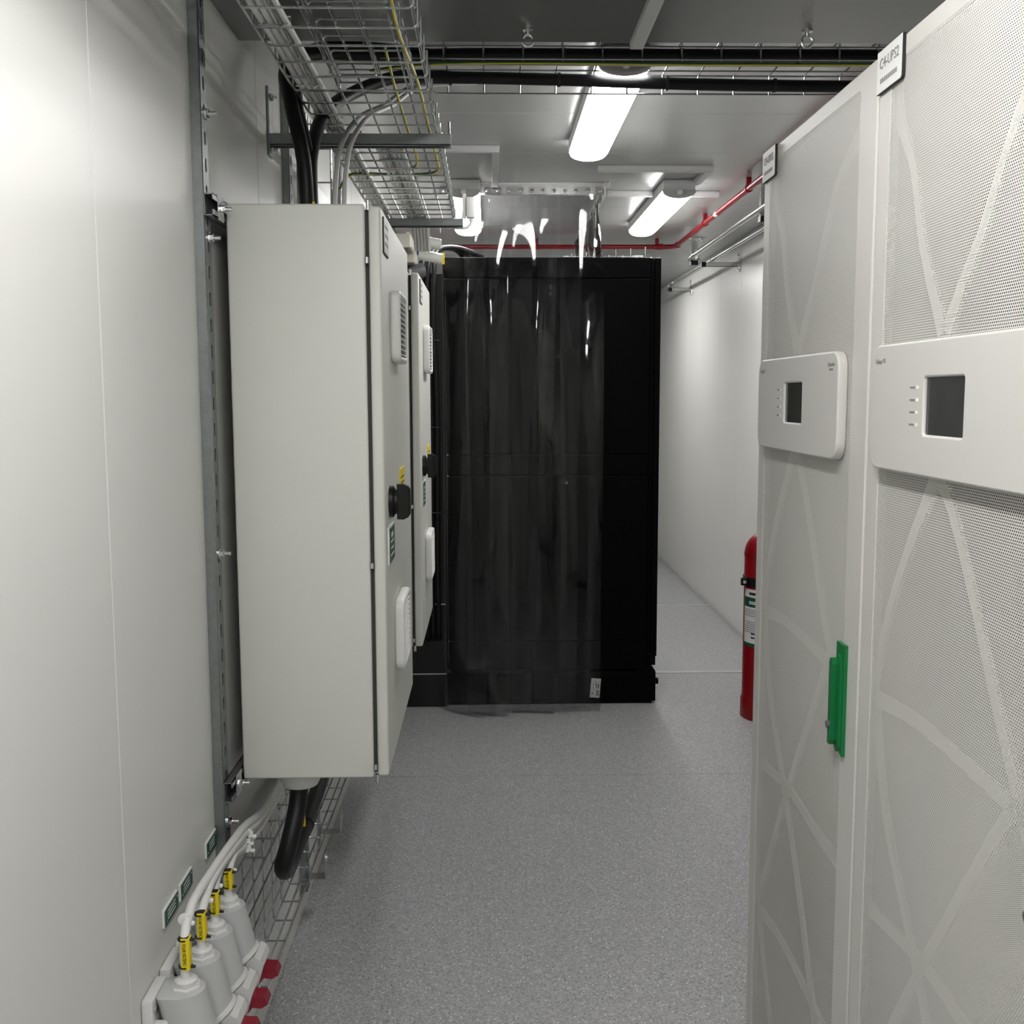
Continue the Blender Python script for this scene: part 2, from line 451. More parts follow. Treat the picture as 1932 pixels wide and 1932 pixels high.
# ================================================================== UPS cabinets
def ups(name_txt, label, Y0, Y1, handle=True):
    XF = 0.55; H = 1.97; yc = (Y0+Y1)/2
    t = thing('ups_cabinet', label, 'UPS cabinet', (0.97, yc, 0), 'white UPS cabinets with perforated doors')
    MB().box(0.5665, 1.40, Y0+0.001, Y1-0.001, 0.03, H-0.004, 0.004).build('body', 'ups_white', t)
    MB().box(0.60, 1.38, Y0+0.01, Y1-0.01, 0.0, 0.03).build('plinth', 'black_plastic', t)
    far = Y1                                   # the far edge, seen on the left
    # local plate axes: u along -Y from the far edge, v up; normal -X
    U, V = (0, -1, 0), (0, 0, 1)
    def onface(me, x, nm, m, par, smooth=False):
        mb = MB(); mb.mesh_in(me, frame_mtx((x, far, 0), U, V)); bpy.data.meshes.remove(me)
        return mb.build(nm, m, par, smooth)
    # u x v = (0,-1,0)x(0,0,1) = (-1,0,0): plates grow towards the aisle
    Wd = Y1-Y0
    door = onface(plate2d(rrect(0.002, Wd-0.002, 0.035, H, 0.012, 4), [rrect(0.048, Wd-0.073, 0.09, 1.942, 0.006, 3)[::-1]], 0.016, 0.003), 0.566, 'door_frame', 'ups_white', t, True)
    MB().box(0.5505, 0.5525, Y0+0.07, far-0.045, 0.085, 1.946).build('perforated_panel', 'perforated_sheet', t)
    MB().box(0.5625, 0.566, Y0+0.06, far-0.036, 0.08, 1.95).build('door_liner', 'liner', t)
    ribs = [[(0.225, 1.40), (0.113, 1.246), (0.041, 1.103), (-0.0, 1.03)],
            [(0.225, 1.40), (0.266, 1.367), (0.321, 1.29), (0.405, 1.159), (0.50, 1.02)],
            [(-0.0, 1.062), (0.19, 1.074), (0.38, 1.065), (0.55, 1.055)],
            [(0.0, 1.05), (0.103, 0.905), (0.20, 0.775), (0.30, 0.640), (0.45, 0.40)],
            [(0.50, 1.08), (0.446, 1.05), (0.36, 0.935), (0.26, 0.79), (0.17, 0.650), (0.03, 0.44)],
            [(0.0, 0.746), (0.119, 0.754), (0.249, 0.766), (0.40, 0.755), (0.55, 0.75)],
            [(0.55, 1.90), (0.44, 1.84), (0.375, 1.77), (0.325, 1.69), (0.280, 1.635), (0.235, 1.575)],
            [(0.0, 1.93), (0.06, 1.87), (0.114, 1.794), (0.146, 1.706), (0.181, 1.643), (0.225, 1.575)],
            [(0.0, 0.43), (0.238, 0.455), (0.55, 0.43)],
            [(0.03, 0.45), (0.15, 0.26), (0.25, 0.12)], [(0.45, 0.42), (0.35, 0.25), (0.25, 0.12)],
            ]
    for pl in ribs:
        pts = smooth_path([(0, far-max(min(u, 0.548), 0.046), z) for u, z in pl], 5)
        L_, R_ = [], []
        for i, p in enumerate(pts):
            d = (pts[min(i+1, len(pts)-1)]-pts[max(i-1, 0)]).normalized()
            nrm = Vector((0, -d.z, d.y)); wd = 0.0085+0.0045*abs(2*i/(len(pts)-1)-1)**2
            L_.append(p+nrm*wd); R_.append(p-nrm*wd)
        mb = MB()
        rs = [[(0.557, a.y, a.z), (0.557, b.y, b.z), (0.562, b.y, b.z), (0.562, a.y, a.z)] for a, b in zip(L_, R_)]
        mb.rings(rs).build('lattice_rib', 'rib', t)
    # control panel with a sunk display
    pan = onface(plate2d(rrect(0.050, 0.530, 1.398, 1.566, 0.028, 6), [rrect(0.232, 0.342, 1.450, 1.520, 0.003, 2)[::-1]], 0.016, 0.003), 0.5505, 'control_panel', 'ups_panel', t, True)
    MB().box(0.5385, 0.5495, far-0.3425, far-0.2315, 1.4495, 1.5205).build('display_screen', 'screen', pan)
    for z in (1.508, 1.4925, 1.477, 1.4615):
        MB().box(0.5340, 0.5348, far-0.2165, far-0.2085, z-0.0022, z+0.0022, 0.0003, 1).build('status_light', 'rib', pan)
        MB().box(0.5342, 0.5347, far-0.206, far-0.190, z-0.0012, z+0.0012).build('status_legend', 'ink_grey', pan)
    lettering('Galaxy VS', 0.0085, (0.5342, far-0.085, 1.544), U, V, 'ink_grey', pan, 'brand_lettering')
    lettering('Schneider', 0.0085, (0.5342, far-0.497, 1.546), U, V, 'ink_grey', pan, 'brand_lettering')
    lettering('Electric', 0.0060, (0.5342, far-0.497, 1.5385), U, V, 'ink_grey', pan, 'brand_lettering')
    # name plate
    npl = onface(plate2d(rrect(0.004, 0.094, 1.914, 1.971, 0.004, 3, (0, 0, 0, 1)), [], 0.0045, 0.0), 0.5498, 'name_plate', 'ink', t)
    onface(plate2d(rrect(0.0045, 0.0935, 1.9145, 1.9705, 0.004, 3, (0, 0, 0, 1)), [], 0.0005, 0.0), 0.5453, 'plate_face', 'sign_white', npl)
    lettering(name_txt, 0.0205, (0.5446, far-0.049, 1.9515), U, V, 'ink_grey', npl, 'plate_lettering', stretch=0.92)
    for k in range(9):
        a = far-0.018-k*0.0068
        MB().box(0.5446, 0.5448, a-0.0048, a, 1.926, 1.9325).build('plate_print', 'ink_grey', npl)
    # green latch handle
    g = MB()
    g.prism([(0, 0.947), (0.008, 0.940), (0.014, 0.947), (0.036, 0.940), (0.036, 1.116), (0, 1.116)], (0.550, far-0.534, 0), U, V, 0.006)
    hd = g.build('latch_handle', 'handle_green', t)
    g = MB()
    z0, z1 = 0.953, 1.088
    pts = [(0.0, z0), (0.0, z1-0.004), (0.003, z1+0.002), (0.008, z1+0.004), (0.013, z1+0.001), (0.0155, z1-0.005), (0.0155, z0+0.01), (0.010, z0)]
    g.prism(pts, (0.5445, far-0.536, 0), U, V, 0.012)
    g.build('latch_lever', 'handle_green', hd)
    MB().prism([(0.018, 0.965), (0.033, 0.955), (0.033, 1.092), (0.018, 1.100)], (0.5445, far-0.534, 0), U, V, 0.005).build('latch_rail', 'handle_green', hd)
    MB().lathe([(0.006, 0), (0.006, 0.004), (0.004, 0.0045)], (0.5325, far-0.543, 0.985), (-1, 0, 0), 14).build('latch_lock', 'pipe_dark', hd)
    return t
ups('C4-UPS1', 'white perforated UPS cabinet reading C4-UPS1 with full green latch, beside the red cylinder', 1.533, 2.151)
ups('C4-UPS2', 'white perforated UPS cabinet reading C4-UPS2, on the entrance side of its twin', 0.911, 1.530)

# ================================================================== grey wall cabinets
def cabinet(y0, y1, label, z0=0.704, z1=1.876):
    t = thing('wall_cabinet', label, 'electrical cabinet', (-0.37, (y0+y1)/2, z0), 'grey wall cabinets with side-hinged doors')
    MB().box(-0.515, -0.243, y0, y1, z0, z1, 0.005, 3).build('body', 'cabinet', t, True)
    MB().box(-0.243, -0.235, y0+0.010, y1-0.010, z0+0.010, z1-0.010).build('door_gasket', 'gasket', t)
    d = MB().box(-0.235, -0.211, y0-0.002, y1+0.002, z0+0.004, z1-0.004, 0.006, 3).build('door', 'cabinet', t, True)
    for zz in (z0+0.025, z0+0.45, z1-0.11):
        MB().cyl((-0.239, y0-0.003, zz-0.006), (-0.239, y0-0.003, zz+0.006), 0.0035, n=10).build('hinge_pin', 'bolt', t, True)
    for zz in (z0, z1):
        MB().cyl((-0.236, y0+0.006, zz-0.012), (-0.236, y0+0.006, zz+0.006), 0.004, n=10).build('hinge', 'bolt', t, True)
    # louvred vents
    for za, zb in ((1.572, 1.727), (0.885, 1.045)):
        mb = MB(); a, b = y0+0.18, y0+0.375
        me = plate2d(rrect(a, b, za, zb, 0.022, 5), [rrect(a+0.016, b-0.016, za+0.014, zb-0.014, 0.012, 3)[::-1]], 0.022, 0.006)
        mb.mesh_in(me, frame_mtx((-0.2112, 0, 0), (0, 1, 0), (0, 0, 1))); bpy.data.meshes.remove(me)
        v = mb.build('vent', 'vent_white', t, True)
        MB().box(-0.2112, -0.2092, a+0.01, b-0.01, za+0.01, zb-0.01).build('vent_backing', 'gasket', v)
        n = 11; first = None
        for k in range(n):
            zc = za+0.02+(zb-za-0.04)*k/(n-1)
            mb = MB()
            mb.rings([[(-0.1905, yy, zc-0.004), (-0.1905, yy, zc-0.0015), (-0.208, yy, zc+0.0065), (-0.208, yy, zc+0.004)] for yy in (a+0.014, b-0.014)])
            mb.build('vent_slat', 'vent_white', v)
    # rotary isolator handle
    yk, zk = y0+0.105, 1.275
    k = MB().lathe([(0.034, 0), (0.034, 0.008), (0.027, 0.012), (0.027, 0.018)], (-0.211, yk, zk), (1, 0, 0), 28).build('isolator_knob', 'black_plastic', t, True)
    g = MB()
    g.rings([[(-0.195+dx, yk+s*wy, zk+q) for s, q in ((-1, -h), (1, -h), (1, h), (-1, h))] for dx, wy, h in ((0, 0.013, 0.037), (0.014, 0.012, 0.038), (0.024, 0.010, 0.033), (0.028, 0.008, 0.026))])
    g.build('knob_grip', 'black_plastic', k)
    # warning label, green plate, door plate
    wl = MB().box(-0.211, -0.2085, y0+0.355, y0+0.475, 1.250, 1.327, 0.0006, 1).build('warning_label', 'tag_yellow', t)
    for q in range(4):
        MB().box(-0.2086, -0.2082, y0+0.368, y0+0.462, 1.264+q*0.013, 1.268+q*0.013).build('label_print', 'ink', wl)
    gp = MB().box(-0.211, -0.2075, y0+0.045, y0+0.165, 1.146, 1.226, 0.0006, 1).build('info_plate', 'sign_white', t)
    pf = MB().box(-0.2076, -0.2069, y0+0.050, y0+0.162, 1.148, 1.2215).build('plate_face', 'sign_green', gp)
    for q, (wd, hh) in enumerate(((0.04, 0.009), (0.06, 0.0035), (0.05, 0.0035), (0.07, 0.0035))):
        zz = 1.205-q*0.014
        MB().box(-0.2070, -0.2066, y0+0.106-wd/2, y0+0.106+wd/2, zz-hh/2, zz+hh/2).build('plate_print', 'sign_white', gp)
    dp = MB().box(-0.211, -0.2080, y0+0.035, y0+0.13, 1.785, 1.857, 0.0005, 1).build('door_plate', 'ink', t)
    MB().box(-0.2081, -0.2074, y0+0.038, y0+0.13, 1.788, 1.857).build('plate_face', 'ups_panel', dp)
    for q in range(3):
        MB().box(-0.2075, -0.2072, y0+0.050, y0+0.115, 1.803+q*0.017, 1.810+q*0.017).build('plate_print', 'ink_grey', dp)
    # cable gland under the cabinet
    MB().lathe([(0.044, 0.0), (0.044, -0.036), (0.038, -0.048), (0.030, -0.048)], (-0.415, y0+0.10, z0), (0, 0, 1), 24).build('cable_gland', 'socket_light', t, True)
    return t
cabinet(2.150, 2.850, 'light grey wall cabinet with black knob, fed by thick black cables through its top')
cabinet(3.300, 3.900, 'light grey wall cabinet with black knob, between its twin and the black rack')

# ================================================================== strut channels
def slotted(L, w=0.041, pitch=0.05, slot=(0.011, 0.028)):
    n = int(L/pitch)
    holes = []
    for k in range(n):
        c = pitch*(k+0.5); a, b = slot
        holes.append([(w/2+dx, c+dz) for dx, dz in ((-a/2, -b/2+0.004), (0, -b/2), (a/2, -b/2+0.004), (a/2, b/2-0.004), (0, b/2), (-a/2, b/2-0.004))][::-1])
    return plate2d([(0, 0), (w, 0), (w, L), (0, L)], holes, 0.002)
def vertical_strut(y, z0, z1, label, bolts=()):
    t = thing('strut_channel', label, 'strut', (XL+0.01, y+0.02, z0), 'slotted steel channels on the cabinet wall')
    mb = MB(); me = slotted(z1-z0)
    mb.mesh_in(me, frame_mtx((XL+0.019, y, z0), (0, 1, 0), (0, 0, 1))); bpy.data.meshes.remove(me)
    mb.box(XL+0.0002, XL+0.0195, y, y+0.002, z0, z1).box(XL+0.0002, XL+0.0195, y+0.039, y+0.041, z0, z1)
    mb.build('channel', 'galv', t)
    MB().box(XL+0.0002, XL+0.002, y+0.003, y+0.038, z0, z1).build('channel_back', 'gasket', t)
    for zb in bolts:
        b = MB()
        b.cyl((XL+0.021, y+0.0205, zb), (XL+0.024, y+0.0205, zb), 0.012, n=18)
        b.cyl((XL+0.024, y+0.0205, zb), (XL+0.031, y+0.0205, zb), 0.0085, n=6)
        b.cyl((XL+0.031, y+0.0205, zb), (XL+0.044, y+0.0205, zb), 0.004, n=10)
        b.build('bolt', 'bolt', t)
    return t
vertical_strut(2.065, 0.06, ZN-0.004, 'tall slotted steel channel at the entrance side of the nearest grey cabinet', (2.03, 1.80, 1.19, 0.64, 2.245))
vertical_strut(2.965, 0.06, 2.43, 'tall slotted steel channel between the two grey cabinets', (2.2, 1.7))
vertical_strut(3.985, 0.06, 2.43, 'tall slotted steel channel past the second grey cabinet', (2.1,))
def rail(z, label, y0=2.058, y1=4.03):
    t = thing('mounting_rail', label, 'rail', (XL+0.03, (y0+y1)/2, z), 'horizontal rails carrying the grey cabinets')
    x0, x1 = XL+0.0215, XL+0.0395
    mb = MB()
    mb.box(x0, x1, y0, y1, z+0.039, z+0.041).box(x0, x1, y0, y1, z, z+0.002).box(x0, x0+0.002, y0, y1, z, z+0.041)
    mb.box(x1-0.002, x1, y0, y1, z, z+0.011).box(x1-0.002, x1, y0, y1, z+0.030, z+0.041)
    mb.build('channel', 'galv', t)
    b = MB()
    b.cyl((x1, y0+0.055, z+0.02), (x1+0.003, y0+0.055, z+0.02), 0.011, n=18)
    b.cyl((x1+0.003, y0+0.055, z+0.02), (x1+0.010, y0+0.055, z+0.02), 0.008, n=6)
    b.cyl((x1+0.010, y0+0.055, z+0.02), (x1+0.022, y0+0.055, z+0.02), 0.004, n=10)
    b.build('bolt', 'bolt', t)
    MB().box(x1, x1+0.0015, y0+0.03, y0+0.075, z-0.003, z+0.044, 0.0005, 1).build('clamp_plate', 'zinc', t)
rail(1.838, 'steel rail behind the top of the grey cabinets')
rail(0.690, 'steel rail behind the bottom of the grey cabinets')

# ================================================================== wire mesh trays
WR = 0.0026
def wire_u(pts, r=WR):
    """polyline with rounded corners"""
    P = [Vector(p) for p in pts]; out = [P[0]]; k = 0.008
    for a, b, c in zip(P, P[1:], P[2:]):
        d1 = (a-b).normalized(); d2 = (c-b).normalized()
        out += [b+d1*k, b+d1*k*0.35+d2*k*0.35, b+d2*k]
    out.append(P[-1]); return out
def tray_along_y(name, label, x0, x1, y0, y1, z, side, xs, pitch=0.1, group=None, inverted=False, first=None, mat_='zinc'):
    sg = -1 if inverted else 1
    t = thing(name, label, 'cable tray', ((x0+x1)/2, (y0+y1)/2, z-(side if inverted else 0)), group)
    ya = y0+0.02 if first is None else first
    u = MB().tube(wire_u([(x0, ya, z+sg*side), (x0, ya, z), (x1, ya, z), (x1, ya, z+sg*side)]), WR, 6).build('cross_wire', mat_, t, True)
    k = 1
    while ya+k*pitch < y1:
        share(u, (0, k*pitch, 0)); k += 1
    dz = sg*WR*1.9
    lw = MB().tube([(x0, y0, z+dz), (x0, y1, z+dz)], WR, 6).build('long_wire', mat_, t, True)
    for x in xs: share(lw, (x-x0, 0, 0))
    for zz in (side*0.5, side-0.003):
        share(lw, (0.0046, 0, sg*zz)); share(lw, (x1-x0-0.0046, 0, sg*zz))
    return t
tray_along_y('cable_tray', 'galvanised wire mesh tray with white cables hung above the grey cabinets', -0.422, -0.125, 0.25, 4.28, 2.163, 0.054,
             [-0.372, -0.322, -0.272, -0.222, -0.172, -0.129], group=None, first=0.313)
tray_along_y('small_cable_tray', 'small upside-down wire tray under the lower ceiling, above the larger mesh tray', -0.35, -0.17, 2.05, 2.62, 2.268, 0.05,
             [-0.26, -0.172], inverted=True, first=2.18)
# crossing tray, base up, sides hanging down
def cross_tray():
    x0, x1, y0, y1, zb, zl = -0.42, 1.55, 2.77, 3.07, 2.388, 2.335
    t = thing('cable_tray', 'upside-down wire mesh tray crossing the corridor below the ceiling', 'cable tray', (0.5, 2.92, zl))
    u = MB().tube(wire_u([(-0.108, y0, zl), (-0.108, y0, zb), (-0.108, y1, zb), (-0.108, y1, zl)]), WR, 6).build('cross_wire', 'zinc', t, True)
    for k in range(-3, 17):
        if k: share(u, (0.1*k, 0, 0))
    l = MB().tube([(x0, y0-WR*1.9, zl+0.003), (x1, y0-WR*1.9, zl+0.003)], WR, 6).build('long_wire', 'zinc', t, True)
    share(l, (0, 0, 0.030)); share(l, (0, 0, 0.049))
    for z in (0, 0.028, 0.049): share(l, (0, y1-y0+WR*3.8, z))
    for k in range(1, 6): share(l, (0, 0.05*k+WR, zb-zl-0.0075))
    return t
cross_tray()
# mesh on the wall below the cabinets
def wall_mesh():
    xb, xo, z0, z1, y0, y1 = XL+0.012, XL+0.062, 0.195, 0.495, 2.17, 3.86
    t = thing('cable_tray', 'wire mesh tray fixed on edge to the wall under the grey cabinets', 'cable tray', (XL+0.03, 3.0, z0))
    u = MB().tube(wire_u([(xo, 2.235, z0), (xb, 2.235, z0), (xb, 2.235, z1), (xo, 2.235, z1)]), WR, 6).build('cross_wire', 'zinc', t, True)
    for k in range(1, 17): share(u, (0, 0.1*k, 0))
    l = MB().tube([(xb+0.004, y0, z0+0.002), (xb+0.004, y1, z0+0.002)], WR, 6).build('long_wire', 'zinc', t, True)
    for k in range(1, 7): share(l, (0, 0, 0.05*k-0.002))
    share(l, (0.026, 0, 0.002)); share(l, (0.046, 0, 0.002)); share(l, (0.046, 0, 0.296))
wall_mesh()
def riser():
    x = XL+0.03
    t = thing('cable_tray', 'upright wire mesh riser on the wall behind the black cables', 'cable tray', (x, 3.2, 1.80))
    u = MB().tube(wire_u([(x+0.05, 3.06, 1.95), (x, 3.06, 1.95), (x, 3.36, 1.95), (x+0.05, 3.36, 1.95)]), WR, 6).build('cross_wire', 'zinc', t, True)
    for k in range(-1, 4):
        if k: share(u, (0, 0, 0.1*k))
    l = MB().tube([(x-0.004, 3.06, 1.78), (x-0.004, 3.06, 2.32)], WR*1.3, 6).build('long_wire', 'zinc', t, True)
    for k in range(1, 7): share(l, (0, 0.05*k, 0))
    share(l, (0.05, 0, 0)); share(l, (0.05, 0.3, 0))
riser()
# cantilever arms
def arm(y, label):
    t = thing('cantilever_arm', label, 'bracket', (XL+0.05, y, 2.10), 'cantilever arms under the overhead mesh tray')
    mb = MB(); x0, x1, zt = XL+0.006, -0.092, 2.159
    mb.box(x0, x1, y-0.0205, y+0.0205, zt-0.0025, zt).box(x0, x1, y-0.0205, y-0.018, zt-0.028, zt-0.002).box(x0, x1, y+0.018, y+0.0205, zt-0.028, zt-0.002)
    mb.box(x0, x1, y-0.0205, y-0.009, zt-0.028, zt-0.026)
    mb.build('arm', 'galv', t)
    MB().box(XL+0.0003, XL+0.006, y-0.024, y+0.024, 2.105, 2.275, 0.0015, 1).build('base_plate', 'galv', t)
    for zb in (2.252, 2.122):
        b = MB(); b.cyl((XL+0.006, y, zb), (XL+0.013, y, zb), 0.0095, n=6); b.cyl((XL+0.013, y, zb), (XL+0.022, y, zb), 0.004, n=10)
        b.build('bolt', 'bolt', t)
    MB().cyl((x1-0.004, y-0.014, zt-0.015), (x1-0.004, y-0.014, zt+0.03), 0.003, n=8).build('stop_pin', 'bolt', t)
arm(2.80, 'galvanised cantilever arm behind the thick black cables')
arm(4.10, 'galvanised cantilever arm next to the small white junction box')

# ================================================================== cables
def cable(name, label, pts, r, material, cat='cable', group=None, sub=8, n=10):
    o = MB().tube(smooth_path(pts, sub), r, n).build(name, material, None, True)
    return tag(o, label, cat, group)
def black_feed(name, label, pts, r, ties=()):
    t = thing(name, label, 'cable', pts[-1])
    MB().tube(smooth_path(pts, 8), r, 12).build('sheath', 'black_cable', t, True)
    for c, ax in ties:
        MB().lathe([(r+0.0005, -0.004), (r+0.0025, -0.004), (r+0.0025, 0.004), (r+0.0005, 0.004)], c, ax, 14).build('cable_tie', 'tie_black', t)
    return t
black_feed('power_cable', 'thick black power cable in the side of the crossing tray nearest the entrance',
           [(1.52, 2.795, 2.357), (0.9, 2.795, 2.357), (0.4, 2.795, 2.356), (0.0, 2.797, 2.357), (-0.15, 2.80, 2.355), (-0.30, 2.76, 2.345), (-0.415, 2.66, 2.315), (-0.462, 2.56, 2.25), (-0.438, 2.47, 2.15), (-0.408, 2.44, 2.02), (-0.402, 2.44, 1.874)],
           0.0165, [((x, 2.795, 2.357), (1, 0, 0)) for x in (-0.105, 0.195, 0.495, 0.795, 1.1)])
black_feed('power_cable', 'thick black power cable along the far side of the crossing tray, nearest the curtain',
           [(1.52, 3.045, 2.352), (1.0, 3.045, 2.352), (0.6, 3.045, 2.356), (0.25, 3.045, 2.366), (0.0, 3.045, 2.371), (-0.12, 3.03, 2.368), (-0.24, 2.95, 2.345), (-0.345, 2.83, 2.27), (-0.395, 2.68, 2.18), (-0.404, 2.53, 2.06), (-0.400, 2.476, 1.96), (-0.400, 2.476, 1.874)],
           0.0165, [((x, 3.045, z), (1, 0, 0)) for x, z in ((-0.1, 2.370), (0.2, 2.367), (0.5, 2.358), (0.8, 2.354))])
black_feed('power_cable', 'black power cable between the two thick ones, inside the crossing tray',
           [(1.52, 2.86, 2.372), (0.8, 2.86, 2.371), (0.2, 2.86, 2.371), (-0.1, 2.855, 2.371), (-0.28, 2.80, 2.372), (-0.40, 2.71, 2.345), (-0.452, 2.61, 2.275), (-0.438, 2.53, 2.17), (-0.408, 2.512, 2.03), (-0.402, 2.512, 1.874)], 0.0150)
t = MB().box(-0.386, -0.380, 2.405, 2.409, 1.885, 1.925, 0.001, 1).build('cable_tag', 'tag_yellow')
tag(t, 'small yellow tag on the black cables above the nearest cabinet', 'cable tag')
# loop below the cabinet
black_feed('cable_loop', 'thick black cables looping below the nearest grey cabinet',
           [(-0.415, 2.25, 0.70), (-0.418, 2.23, 0.62), (-0.43, 2.19, 0.55), (-0.445, 2.19, 0.495), (-0.452, 2.27, 0.455), (-0.455, 2.45, 0.450), (-0.46, 2.75, 0.455), (-0.47, 3.15, 0.47), (-0.48, 3.6, 0.49)], 0.020,
           [((-0.456, 2.52, 0.450), (0, 1, 0.01))])
lt = MB().box(-0.413, -0.408, 2.255, 2.262, 0.555, 0.625, 0.001, 1).build('cable_tag', 'tag_yellow')
tag(lt, 'small yellow tag on the black cables below the nearest cabinet', 'cable tag')
def bundle(label, xs, z, y0, y1, tie_ys, r=0.0065, tail=None):
    t = thing('cable_bundle', label, 'cables', (sum(xs)/len(xs), (y0+y1)/2, z-r))
    for i, x in enumerate(xs):
        pts = [(x, y0, z)]
        n = int((y1-y0)/0.25)
        for k in range(1, n):
            pts.append((x+random.uniform(-0.0012, 0.0012), y0+(y1-y0)*k/n, z+random.uniform(-0.001, 0.001)))
        pts.append((x, y1, z))
        if tail: pts += [(x+tail[0]*0.3, y1+tail[1]*0.5, z+tail[2]*0.2), (x+tail[0], y1+tail[1], z+tail[2])]
        MB().tube(smooth_path(pts, 4), r, 8).build('cable', 'white_cable', t, True)
    for ty in tie_ys:
        a, b = min(xs)-r-0.002, max(xs)+r+0.002
        tie = MB().tube([(a, ty, z-r-0.001), (b, ty, z-r-0.001), (b, ty, z+r+0.001), (a, ty, z+r+0.001)], 0.0016, 5, closed=True).build('cable_tie', 'tie_white', t)
        for x in xs:
            MB().box(x+0.002, x+0.009, ty-0.004, ty+0.004, z-r-0.006, z-r+0.001, 0.0015, 1).build('tie_head', 'tie_white', tie)
    return t
bundle('four white cables strapped flat along the wall side of the overhead mesh tray', [-0.406, -0.392, -0.378, -0.364], 2.176, 0.3, 4.0, [1.5, 2.02, 2.40, 2.72, 3.05, 3.4, 3.7], tail=(0.02, 0.25, -0.12))
bundle('six white cables with rows of ties in the far half of the overhead tray', [-0.30, -0.287, -0.274, -0.261, -0.248, -0.235], 2.176, 3.02, 4.15, [3.12, 3.26, 3.42, 3.58, 3.74, 3.90, 4.06], tail=(0.0, 0.2, -0.1))
# white cables from cabinet 1 up into the tray
for i, (dx, lab) in enumerate(((0.0, 'thin white cable rising beside the black cables into the mesh tray'), (0.022, 'thin white cable curving from the nearest cabinet top to the mesh tray centre'))):
    cable('data_cable', lab, [(-0.352+dx, 2.50, 1.87), (-0.350+dx, 2.52, 1.98), (-0.345+dx, 2.60, 2.09), (-0.32+dx, 2.75, 2.19), (-0.27+dx, 2.9, 2.26), (-0.2+dx, 3.02, 2.34), (-0.05+dx, 3.1, 2.375)], 0.006, 'white_cable')
def earth(label, pts, r=0.0036):
    t = thing('earth_wire', label, 'earth wire', pts[0])
    P = smooth_path(pts, 8)
    MB().tube(P, r, 8).build('green_insulation', 'earth_green', t, True)
    Q = [p+Vector((0.0012, 0, -0.0022)) for p in P]
    MB().tube(Q, r*0.8, 8).build('yellow_stripe', 'earth_yellow', t, True)
    return t
earth('green and yellow earth wire along the aisle edge of the overhead tray', [(-0.158, 0.4, 2.174), (-0.158, 1.2, 2.174), (-0.16, 1.7, 2.176), (-0.165, 2.05, 2.174), (-0.15, 2.4, 2.176), (-0.148, 2.8, 2.175), (-0.145, 3.1, 2.176), (-0.150, 3.30, 2.176), (-0.2, 3.34, 2.172), (-0.3, 3.34, 2.172), (-0.41, 3.31, 2.165), (-0.44, 3.25, 2.11)])
earth('green and yellow earth wire lying in the crossing tray', [(1.5, 2.785, 2.334), (0.9, 2.785, 2.334), (0.5, 2.785, 2.333), (0.1, 2.785, 2.335), (-0.15, 2.79, 2.332), (-0.30, 2.84, 2.33)], 0.003)
earth('green and yellow earth wire dropping inside the overhead tray', [(-0.235, 2.55, 2.30), (-0.225, 2.72, 2.25), (-0.205, 2.95, 2.185), (-0.2, 3.1, 2.176), (-0.215, 3.25, 2.176), (-0.27, 3.3, 2.176)])

